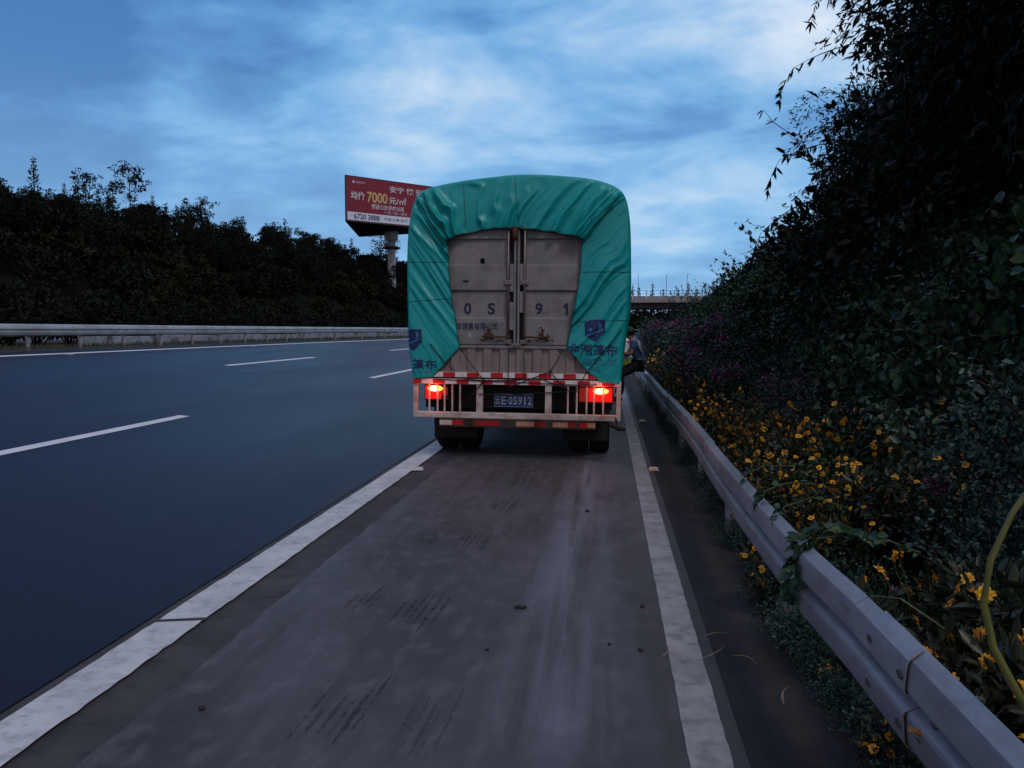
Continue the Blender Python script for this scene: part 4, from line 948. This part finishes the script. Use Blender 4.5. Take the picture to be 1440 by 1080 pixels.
for k in range(26):      # greenery under and beyond the overpass
    x = -14 + k * 2.3 + rr.uniform(-1, 1); y = 168 + rr.uniform(-4, 16); place(hs[k % 4], x, y, 0.2, 2.0 + rr.random(), rr.random() * 6)
bc = [conifer('cypress_tree', 6.5, 1.9, 'leaf_blue', 140 + k, 'small bluish cypress showing above the overpass parapet', 'cypresses beyond the overpass') for k in range(2)]
for k, x in enumerate((2.2, 4.6, 5.8, 8.4, 10.2, 14.8, 16.0, 18.6, 13.0, 24)):
    place(bc[k % 2], x * 1.2, 178 + rr.uniform(-3, 3), 4.9 + rr.uniform(-.9, .3), (rr.uniform(.8, 1.1),) * 2 + (rr.uniform(.9, 1.25),), rr.random() * 6)
# small leaved creeping cover right behind the rail and under it
for k in range(44):
    y = 1.5 + (k / 44) ** 1.2 * 22; x = 1.12 + rr.uniform(0, .22); rplace(sb[k % 3], x, y, rr.uniform(.30, .42), sink=.06)
for k in range(34):
    y = 1.9 + (k / 34) ** 1.2 * 17; place(sb[k % 3], .985 + rr.uniform(0, .07) + off(y), y, -.06, rr.uniform(.22, .32), rr.random() * 6)
# fern-like drooping trees on the crest at the top right
def droop_tree(name, h, w, seed, label, nfr=70, long_l=.15):
    t = empty(name, label=label, cat='tree', group='tall drooping trees at the top of the right bank'); lv = Leaves(seed); q = random.Random(seed)
    for m_ in range(4):
        a = q.uniform(0, 6.28); b = (q.uniform(.3, .9) * math.cos(a), q.uniform(.3, .9) * math.sin(a), 0)
        top = (b[0] * 2.2, b[1] * 2.2, h * q.uniform(.75, 1.0)); pp = branch_pts((b[0] * .3, b[1] * .3, -.6), top, .02 * h, 7, q)
        MB().tube(pp, [.085, .075, .065, .055, .042, .03, .014], 7).build('trunk', M['bark'], t, smooth=True)
        tw = MB()
        for f in range(nfr // 4):
            i = q.uniform(.18, 1) * 5.9; p = pp[int(i)].lerp(pp[int(i) + 1], i % 1); a2 = q.uniform(0, 6.28); ln = w * .5 * q.uniform(.5, 1.1) * (1.1 - .5 * (i / 6))
            n = 9; fr = [p + Vector((math.cos(a2), math.sin(a2), 0)) * ln * (s / (n - 1)) + Vector((0, 0, ln * (.75 * (s / (n - 1)) - .95 * (s / (n - 1)) ** 2))) for s in range(n)]
            tw.tube(fr, [.012, .010, .009, .008, .007, .006, .005, .004, .002], 4)
            P = np.array([list(fr[s].lerp(fr[min(s + 1, n - 1)], q.random())) for s in range(1, n) for _ in range(9)]); m2 = len(P)
            P += lv.g.normal(size=(m2, 3)) * .09 * np.array([1, 1, .8]); D = unit(np.array([math.cos(a2), math.sin(a2), -.75]) * .7 + lv.g.normal(size=(m2, 3)) * .55)
            lv.put(P, D, unit(lv.g.normal(size=(m2, 3))), long_l * lv.g.uniform(.6, 1.2, m2), long_l * .23 * lv.g.uniform(.8, 1.2, m2), fold=.15, curl=.12)
        tw.build('branchlet', M['bark'], t)
        for c in range(5):
            i = q.uniform(.4, 1) * 5.9; p = pp[int(i)].lerp(pp[int(i) + 1], i % 1); lv.cloud((p[0] + q.uniform(-.5, .5), p[1] + q.uniform(-.5, .5), p[2]), (w * .24, w * .24, w * .2), 620, long_l, long_l * .34, out=.5, up=-.3, shell=.2)
    lv.build('crown', 'leaf_dark', t); return t
dts = [droop_tree('drooping_tree', 7.2, 4.6, 150 + k, 'tall dark tree with drooping narrow leaves at the top of the right bank') for k in range(2)]
for k, (x, y, s) in enumerate(((5.3, 9.6, 1.0), (5.75, 12.8, .9), (7.0, 11.5, 1.12), (5.2, 6.9, .95), (6.8, 8.4, 1.1), (7.9, 14.5, 1.1), (8.3, 18.5, .95), (4.7, 4.6, .8), (8.6, 12.2, 1.25), (7.2, 16.6, .8), (8.2, 6.0, 1.1), (9.9, 17.5, 1.2), (5.6, 10.8, .95), (6.0, 7.8, 1.0))):
    rplace(dts[k % 2], x, y, s, sink=.3)
for k, (x, y, s) in enumerate(((4.55, 11.9, .60), (4.5, 13.4, .62), (4.35, 10.6, .56), (5.0, 14.6, .66), (4.2, 9.4, .5))): rplace(dts[k % 2], x, y, s, sink=.3)
for k, (x, y, s) in enumerate(((4.2, 11.2, 1.25), (4.3, 12.8, 1.3), (4.6, 14.2, 1.3), (4.1, 9.6, 1.15), (5.0, 10.4, 1.5), (5.2, 12.2, 1.6))): rplace(sd[k % 3], x, y, s, sink=.2)
# a few long arching sprays that hang free of the crowns
SPR = [((4.6, 11.2, 6.6), (2.75, 10.7, 6.9), .25, 'topmost'), ((4.5, 12.2, 5.6), (2.85, 11.4, 6.1), .16, 'second from the top'), ((4.6, 11.4, 5.2), (2.55, 11.6, 5.2), .36, 'middle one'),
       ((4.3, 12.4, 4.1), (2.45, 11.9, 4.0), .30, 'second from the bottom'), ((4.2, 13.4, 3.5), (2.35, 12.6, 3.05), .42, 'lowest')]
for k, (p, e, dr, wh) in enumerate(SPR):
    q = random.Random(300 + k); a, b = Vector(p), Vector(e); t = empty('arching_branch', tuple(a), label=('leafy spray arching into the sky, %s of those on the right' % wh), cat='branch')
    n = 12; fr = [(b - a) * (s / (n - 1)) + Vector((0, 0, dr * 3.2 * (s / (n - 1)) * (1 - s / (n - 1)))) for s in range(n)] + [(b - a) * 1.06 + Vector((0, 0, -.22)), (b - a) * 1.08 + Vector((0, 0, -.42))]
    MB().tube(fr, [.012] * 5 + [.008] * 5 + [.004] * 4, 4).build('twig', M['bark'], t); lv = Leaves(400 + k)
    P = np.array([list(fr[s].lerp(fr[min(s + 1, len(fr) - 1)], q.random())) for s in range(0, len(fr)) for _ in range(11 if s < 6 else 5)]); m2 = len(P)
    D = unit(np.array([-.25, 0, -1]) + lv.g.normal(size=(m2, 3)) * .45); lv.put(P, D, unit(lv.g.normal(size=(m2, 3))), .15 * lv.g.uniform(.6, 1.2, m2), .036 * lv.g.uniform(.8, 1.2, m2), fold=.15, curl=.15)
    lv.build('leaf_spray', 'leaf_dark', t)
# ------------------------------------------------------------------ flowers
def flower_mesh(seed, r_=.024):
    q = random.Random(seed); mb = MB(); n = 11
    for k in range(n):
        a = 6.2832 * k / n + q.uniform(-.1, .1); L_ = r_ * q.uniform(.85, 1.1); w_ = r_ * .24; ca, sa_ = math.cos(a), math.sin(a); up = q.uniform(-.15, .25) * r_
        def pt(u, v, z): return (u * ca - v * sa_, u * sa_ + v * ca, z)
        mb.add([pt(.22 * L_, 0, 0), pt(.62 * L_, w_, up * .5), pt(L_, w_ * .45, up), pt(L_, -w_ * .45, up), pt(.62 * L_, -w_, up * .5)], [(0, 1, 2, 3, 4)])
    o = mb.build('flower', M['petal'], None, fix=False); me = o.data; bpy.data.objects.remove(o)
    c = MB().lathe([(.004, .007), (.0085, .005), (.0095, .001), (.006, -.004)], 10, 'z').build('flower_centre', M['petal_core'], None, smooth=True); cme = c.data; bpy.data.objects.remove(c)
    return me, cme
FM = [flower_mesh(k) for k in range(3)]
def daisy(h, w, nl, nf, seed, label, group, face=(-.55, -.8, .45)):
    t = empty('daisy_bush', label=label, cat='flowering plant', group=group); lv = Leaves(seed); q = random.Random(seed); st = MB()
    for k in range(9):
        a = q.uniform(0, 6.28); rd = math.sqrt(q.random()) * w * .4; lv.cloud((rd * math.cos(a), rd * math.sin(a), h * q.uniform(.2, .72)), (w * .2, w * .2, h * .2), nl // 9, .055, .022, up=.4)
    for k in range(nf):
        a = q.uniform(0, 6.28); rd = math.sqrt(q.random()) * w * .52; p = Vector((rd * math.cos(a), rd * math.sin(a), h * q.uniform(.62, 1.08) * (1 - .35 * (rd / (w * .52)) ** 2)))
        nrm = Vector((face[0] + q.uniform(-.6, .6), face[1] + q.uniform(-.6, .6), face[2] + q.uniform(-.35, .5))).normalized()
        st.tube([(p[0] * .5, p[1] * .5, p[2] * .3), (p[0] * .8, p[1] * .8, p[2] * .75), tuple(p - nrm * .012)], [.003, .0025, .002], 4)
        me, cme = FM[k % 3]; f = bpy.data.objects.new('flower', me); COL.objects.link(f); f.parent = t; f.location = p; f.rotation_euler = nrm.to_track_quat('Z', 'Y').to_euler(); s_ = q.uniform(.5, 1.0); f.scale = (s_, s_, s_)
        c = bpy.data.objects.new('flower_centre', cme); COL.objects.link(c); c.parent = f
    lv.build('foliage', 'leaf_olive', t); st.build('stem', M['stem'], t); return t
dz = [daisy(.50, .62, 700, 30, 500 + k, 'orange yellow daisy bush in full flower behind the guardrail', 'daisy bushes along the guardrail') for k in range(3)]
ds = [daisy(.42, .50, 600, 20, 510, 'daisy bush with a few orange flowers close to the camera', 'near daisy bushes behind the guardrail')]
for k, (x, y, s) in enumerate(((1.28, 6.9, 1.15), (1.45, 6.2, 1.25), (1.30, 5.6, 1.0), (1.62, 6.9, 1.3), (1.55, 5.2, 1.1), (1.75, 6.0, 1.3), (1.32, 7.8, 1.2), (1.28, 8.8, 1.2), (1.5, 9.6, 1.35), (1.3, 10.6, 1.35), (1.65, 11.5, 1.4), (1.35, 12.4, 1.45), (1.7, 13.6, 1.2), (1.35, 14.4, 1.2), (1.45, 16.6, 1.3), (2.0, 18, 1.4), (1.4, 19.5, 1.5), (1.5, 24, 1.6), (1.33, 4.7, .9), (1.85, 4.6, 1.1), (2.1, 5.4, 1.2))):
    rplace(dz[k % 3], x, y, s * .95, sink=-.15)
for k, (x, y, s) in enumerate(((1.22, 5.9, .9), (1.4, 5.4, 1.0), (1.2, 6.4, .95), (1.55, 6.5, 1.1), (1.35, 7.3, 1.05), (1.7, 7.4, 1.2), (1.5, 8.2, 1.2), (1.25, 4.95, .8), (1.65, 5.0, 1.05), (1.9, 6.6, 1.2), (1.3, 9.4, 1.15))): rplace(dz[k % 3], x, y, s, sink=-.2)
for k, (x, y, s) in enumerate(((1.20, 2.15, 1.22), (1.36, 2.55, 1.25), (1.5, 2.35, 1.35), (1.28, 1.85, 1.05), (1.16, 1.62, 1.1), (1.62, 2.9, 1.3), (1.35, 3.4, 1.1), (1.25, 2.3, .95), (1.42, 2.05, 1.1), (1.3, 2.75, 1.0))): rplace(ds[0], x, y, s * 1.12, sink=-.12)
lo = daisy(.26, .30, 220, 8, 520, 'low daisy plant peeping out under the guardrail', 'low daisies under the guardrail', face=(-.9, -.5, .2))
for k, (x, y, s) in enumerate(((.95, 4.45, 1.0), (.97, 5.1, .8), (1.0, 3.4, .6), (1.0, 2.8, .75))): place(lo, x, y, -.03, s, rr.uniform(-.5, .5))
def bract_bush(seed):
    t = empty('bougainvillea', label='sprawling bush with magenta bracts on the right embankment', cat='flowering shrub', group='magenta flowering bushes on the right embankment'); lv = Leaves(seed); fl = Leaves(seed + 1); q = random.Random(seed); st = MB()
    for k in range(13):
        a = q.uniform(0, 6.28); rd = math.sqrt(q.random()) * .65; c = (rd * math.cos(a), rd * math.sin(a), q.uniform(.35, .95)); lv.cloud(c, (.24, .24, .2), 120, .06, .04)
        st.tube(branch_pts((0, 0, -.1), c, .05, 4, q), [.012, .009, .006, .003], 5)
        if k % 2 == 0: fl.cloud((c[0] * 1.1, c[1] * 1.1, c[2] + .08), (.15, .15, .11), 70, .038, .032, up=.5)
    lv.build('foliage', 'leaf_small', t); fl.build('bract', 'bract', t); st.build('stem', M['bark'], t); return t
bb_ = [bract_bush(600 + 10 * k) for k in range(2)]
for k, (x, y, s) in enumerate(((2.05, 11.6, .95), (2.3, 13.6, 1.0), (2.0, 15.5, 1.1), (2.4, 18.5, 1.3), (2.3, 9.4, .7), (2.75, 6.9, .6), (2.5, 21.5, 1.4), (2.1, 27, 1.5), (2.3, 33, 1.6), (2.05, 4.5, .5))): rplace(bb_[k % 2], x, y, s)
# creeper shoots lying over the rail
def vine(pts, seed, label, n=16, L=.055):
    pts = [(x - (.075 if x < 1.0 else .03), y, z - .012) for x, y, z in pts]
    t = empty('creeper_shoot', pts[0], label=label, cat='creeper'); lv = Leaves(seed); q = random.Random(seed); P0_ = Vector(pts[0]); pp = [Vector(p) - P0_ for p in pts]
    MB().tube(pp, [.0035] * len(pp), 5).build('stem', M['stem'], t)
    P = []; 
    for _ in range(n):
        i = q.random() * (len(pp) - 1.001); p = pp[int(i)].lerp(pp[int(i) + 1], i % 1); P.append(list(p))
    P = np.array(P); D = unit(lv.g.normal(size=(n, 3)) * .8 + np.array([-.5, -.2, -.35])); Nn = unit(np.array([-.6, -.4, .7]) + lv.g.normal(size=(n, 3)) * .35)
    lv.put(P + np.array([-.012, 0, .01]), D, Nn, L * lv.g.uniform(.7, 1.25, n), L * .8 * lv.g.uniform(.7, 1.1, n), fold=.2, curl=.15)
    lv.build('leaf', 'leaf_broad', t); return t
vine([(1.25, 3.55, .62), (1.05, 3.5, .72), (.96, 3.48, .69), (.895, 3.45, .60), (.885, 3.40, .52), (.87, 3.36, .42)], 701, 'leafy creeper lying right across both waves of the guardrail', 60, .062)
vine([(1.3, 3.3, .66), (1.1, 3.32, .73), (.96, 3.36, .69), (.90, 3.36, .60), (.88, 3.33, .50)], 704, 'second leafy creeper crossing the guardrail right beside the first', 44, .06)
vine([(1.2, 4.5, .70), (1.02, 4.42, .72), (.94, 4.38, .68), (.90, 4.3, .60)], 702, 'short creeper shoot hanging over the top of the guardrail', 16, .055)
vine([(1.2, 5.0, .72), (1.0, 4.95, .72), (.93, 4.9, .68), (.895, 4.86, .62)], 703, 'creeper with three round leaves at the dented top of the guardrail', 9, .062)
vine([(1.25, 4.1, .66), (1.05, 4.0, .73), (.95, 3.95, .69), (.90, 3.9, .61)], 705, 'creeper tip just over the guardrail above the crossing creepers', 18, .05)
tag(MB().tube([(1.08, 1.92, 1.42), (.995, 1.90, 1.24), (.928, 1.9, 1.13), (.886, 1.9, 1.02), (.874, 1.9, .912), (.90, 1.9, .811), (.94, 1.9, .735), (1.0, 1.92, .64), (1.08, 1.98, .45), (1.12, 2.05, .1)], [.006, .0065, .007, .0075, .008, .0085, .0095, .009, .010, .011], 8).build('plant_stalk', M['stalk'], smooth=True), 'thick curved yellow green stalk rising beside the camera on the right', 'plant stalk')
for k, (P, lab) in enumerate((([(1.05, 2.35, .7), (.98, 2.5, .735), (.93, 2.62, .70), (.905, 2.7, .64)], 'green grass blade bent over the top edge of the guardrail'), ([(.99, 4.1, .72), (.93, 4.15, .70), (.895, 4.25, .64), (.885, 4.32, .57)], 'thin dry stem lying over the guardrail'), ([(.905, 2.75, .60), (.90, 2.8, .605), (.897, 2.86, .595)], 'short dark leaf stuck to the face of the guardrail'))): straw([(x - .07, y, z - .015) for x, y, z in P], 'stem', lab, .006)
# ------------------------------------------------------------------ person sitting on the guardrail beyond the truck
def skin_obj(name, nodes, edges, m_, parent, sub=2):
    me = bpy.data.meshes.new(name); me.from_pydata([n[:3] for n in nodes], edges, []); o = bpy.data.objects.new(name, me); COL.objects.link(o)
    o.modifiers.new('s', 'SKIN'); 
    for v, n in zip(me.skin_vertices[0].data, nodes): v.radius = (n[3], n[4] if len(n) > 4 else n[3])
    me.skin_vertices[0].data[0].use_root = True
    sb_ = o.modifiers.new('u', 'SUBSURF'); sb_.levels = sub; sb_.render_levels = sub
    bpy.context.view_layer.update(); m2 = bpy.data.meshes.new_from_object(o.evaluated_get(bpy.context.evaluated_depsgraph_get())); bpy.data.objects.remove(o)
    return link(name, m2, M[m_], parent, smooth=True)
pr = empty('person', (.72, 17, .03), label='person in a blue shirt and dark trousers sitting on the guardrail beyond the truck', cat='person')
N_ = [(0, 0, .78, .13, .12), (-.05, 0, .95, .125, .11), (-.12, 0, 1.12, .15, .12), (-.165, 0, 1.24, .12, .09), (-.205, 0, 1.315, .052), (-.245, 0, 1.375, .06, .068), (-.265, 0, 1.44, .085, .092), (-.262, 0, 1.505, .062),
      (-.15, -.17, 1.235, .062), (-.22, -.24, 1.00, .046), (-.43, -.15, 1.03, .034), (-.47, -.13, 1.04, .030), (-.15, .17, 1.235, .062), (-.24, .22, 1.00, .046), (-.44, .13, 1.05, .034), (-.48, .11, 1.06, .030),
      (-.06, -.09, .77, .095), (-.43, -.13, .55, .068), (-.40, -.14, .32, .052), (-.43, -.14, .09, .040), (-.06, .09, .77, .095), (-.44, .13, .57, .068), (-.46, .14, .32, .052), (-.50, .14, .09, .040)]
E_ = [(0, 1), (1, 2), (2, 3), (3, 4), (4, 5), (5, 6), (6, 7), (3, 8), (8, 9), (9, 10), (10, 11), (3, 12), (12, 13), (13, 14), (14, 15), (0, 16), (16, 17), (17, 18), (18, 19), (0, 20), (20, 21), (21, 22), (22, 23)]
for hb, sg in ((11, 1), (15, -1)):      # palms with five separate fingers
    hx, hy, hz = N_[hb][:3]; pi_ = len(N_); N_.append((hx - .045, hy, hz + .005, .026, .016)); E_.append((hb, pi_))
    for f, (dy, ln) in enumerate(((-.026, .060), (-.009, .070), (.009, .066), (.026, .052))):
        i = len(N_); N_ += [(hx - .075, hy + dy, hz + .006, .0095), (hx - .075 - ln * .5, hy + dy, hz - .004, .0085), (hx - .075 - ln * .8, hy + dy, hz - .028, .007)]; E_ += [(pi_, i), (i, i + 1), (i + 1, i + 2)]
    i = len(N_); N_ += [(hx - .035, hy + sg * .034, hz + .012, .011), (hx - .065, hy + sg * .046, hz + .016, .009)]; E_ += [(pi_, i), (i, i + 1)]
body = skin_obj('body', N_, E_, 'skin', pr)
MB().tube([(-.33, 0, 1.45), (-.365, 0, 1.425), (-.34, 0, 1.415)], [.008, .014, .010], 8).build('nose', M['skin'], pr, smooth=True)
for s_ in (-1, 1): MB().lathe([(.002, -.006), (.009, 0), (.002, .006)], 10, 'x', (-.342, s_ * .032, 1.462)).build('eye', M['hair'], pr, smooth=True); MB().lathe([(.004, -.008), (.026, 0), (.004, .008)], 10, 'y', (-.25, s_ * .088, 1.445)).build('ear', M['skin'], pr, smooth=True)
MB().box(-.345, -.335, -.022, .022, 1.392, 1.398).build('mouth', M['rust'], pr)
bm = bmesh.new(); bmesh.ops.create_icosphere(bm, subdivisions=3, radius=.118)
for v in bm.verts:
    v.co.x *= 1.02; v.co.y *= .92
    if v.co.z < -.02: v.co.z *= .7
    if v.co.x < -.05 and v.co.z < .045: v.co.x = -.05
me = bpy.data.meshes.new('hair'); bm.to_mesh(me); bm.free(); o = link('hair', me, M['hair'], pr, smooth=True); o.location = (-.245, 0, 1.475)
skin_obj('shirt', [(.01, 0, .74, .165, .15), (-.05, 0, .97, .155, .135), (-.12, 0, 1.12, .17, .14), (-.165, 0, 1.25, .135, .105), (-.195, 0, 1.30, .07), (-.15, -.175, 1.235, .078), (-.19, -.215, 1.10, .066), (-.15, .175, 1.235, .078), (-.20, .205, 1.10, .066)], [(0, 1), (1, 2), (2, 3), (3, 4), (3, 5), (5, 6), (3, 7), (7, 8)], 'shirt', pr)
MB().tube([(-.06, -.15, 1.30), (-.05, -.175, 1.18), (.02, -.15, 1.0)], [.02, .03, .02], 8).build('shirt_stripe', M['shirt_pale'], pr, smooth=True)
skin_obj('trousers', [(0, 0, .82, .155, .145), (-.06, -.09, .77, .112), (-.43, -.13, .56, .084), (-.40, -.14, .34, .068), (-.43, -.14, .13, .062), (-.06, .09, .77, .112), (-.44, .13, .58, .084), (-.46, .14, .34, .068), (-.50, .14, .13, .062)], [(0, 1), (1, 2), (2, 3), (3, 4), (0, 5), (5, 6), (6, 7), (7, 8)], 'trousers', pr)
for x, y_ in ((-.43, -.14), (-.50, .14)): skin_obj('shoe', [(x + .05, y_, .03, .045, .04), (x, y_, .05, .05, .05), (x - .10, y_, .02, .045, .032), (x - .16, y_, .012, .035, .026)], [(0, 1), (1, 2), (2, 3)], 'hair', pr)
sh = MB().box(-.115, .115, -.006, .006, -.11, .11)
o = sh.build('paper_sheet', M['paper']); o.location = (.34, 16.84, 1.20); o.rotation_euler = (R(-20), R(25), R(12)); tag(o, 'white sheet held by the person sitting on the guardrail', 'paper')
vs = MB(); vs.tube([(-.42, -.12, .70), (-.30, -.10, .80), (-.22, 0, .82), (-.30, .10, .80), (-.44, .13, .72)], [.03, .06, .07, .06, .03], 8)
o = vs.build('folded_vest', M['vest'], smooth=True); o.location = (.74, 17, .07); tag(o, 'yellow green folded vest lying in the lap of the seated person', 'vest')
# ------------------------------------------------------------------ white car parked ahead
CY = 46; car = empty('parked_car', (.02 + off(CY), CY, 0), (0, 0, -.06), 'white car parked on the lane ahead of the truck, mostly hidden', 'car')
def sect(prof, y): return [(x, y, z) for x, z in prof]
ST = [(0, .78, .45, .95, .70, .96), (.15, .86, .30, 1.02, .72, 1.06), (.6, .89, .28, 1.02, .66, 1.42), (1.4, .90, .28, 1.0, .64, 1.49), (2.4, .90, .28, .98, .62, 1.46), (3.2, .89, .28, .95, .66, .98), (4.1, .86, .30, .80, .6, .84), (4.4, .72, .42, .66, .5, .70)]
V = []; n = 10
for y, w_, zb, zs, tw_, zt in ST:
    half = [(w_ * .82, zb), (w_, zb + .15), (w_, zs - .12), (w_ * .97, zs), (tw_, zt)]; V += [(x, y, z) for x, z in half] + [(-x, y, z) for x, z in half[::-1]]
F = [(i * n + k, i * n + (k + 1) % n, (i + 1) * n + (k + 1) % n, (i + 1) * n + k) for i in range(len(ST) - 1) for k in range(n)] + [tuple(range(n)), tuple(range(len(V) - 1, len(V) - n - 1, -1))]
o = MB().add(V, F).build('body', M['car_white'], car, smooth=True); o.modifiers.new('e', 'EDGE_SPLIT').split_angle = R(40)
MB().add([(-.62, .17, 1.08), (.62, .17, 1.08), (.58, .52, 1.39), (-.58, .52, 1.39)], [(0, 1, 2, 3)]).build('rear_window', M['glass'], car)
for s_ in (-1, 1):
    MB().add([(s_ * .895, .7, 1.04), (s_ * .905, 2.7, 1.0), (s_ * .70, 2.35, 1.40), (s_ * .70, .8, 1.40)], [(0, 1, 2, 3)]).build('side_window', M['glass'], car)
    MB().box(s_ * .70 - .12, s_ * .70 + .12, -.015, .1, .78, .92).build('tail_lamp', M['tape_red'], car, bevel=.02)
    for y in (.75, 3.5): w_ = MB().lathe([(.18, -.1), (.29, -.1), (.32, -.06), (.32, .06), (.29, .1), (.18, .1)], 24, 'x', (s_ * .80, y, .32)).build('wheel', M['tyre'], car, smooth=True)
MB().box(-.22, .22, -.02, .0, .62, .74).build('number_plate', M['plate_blue'], car)
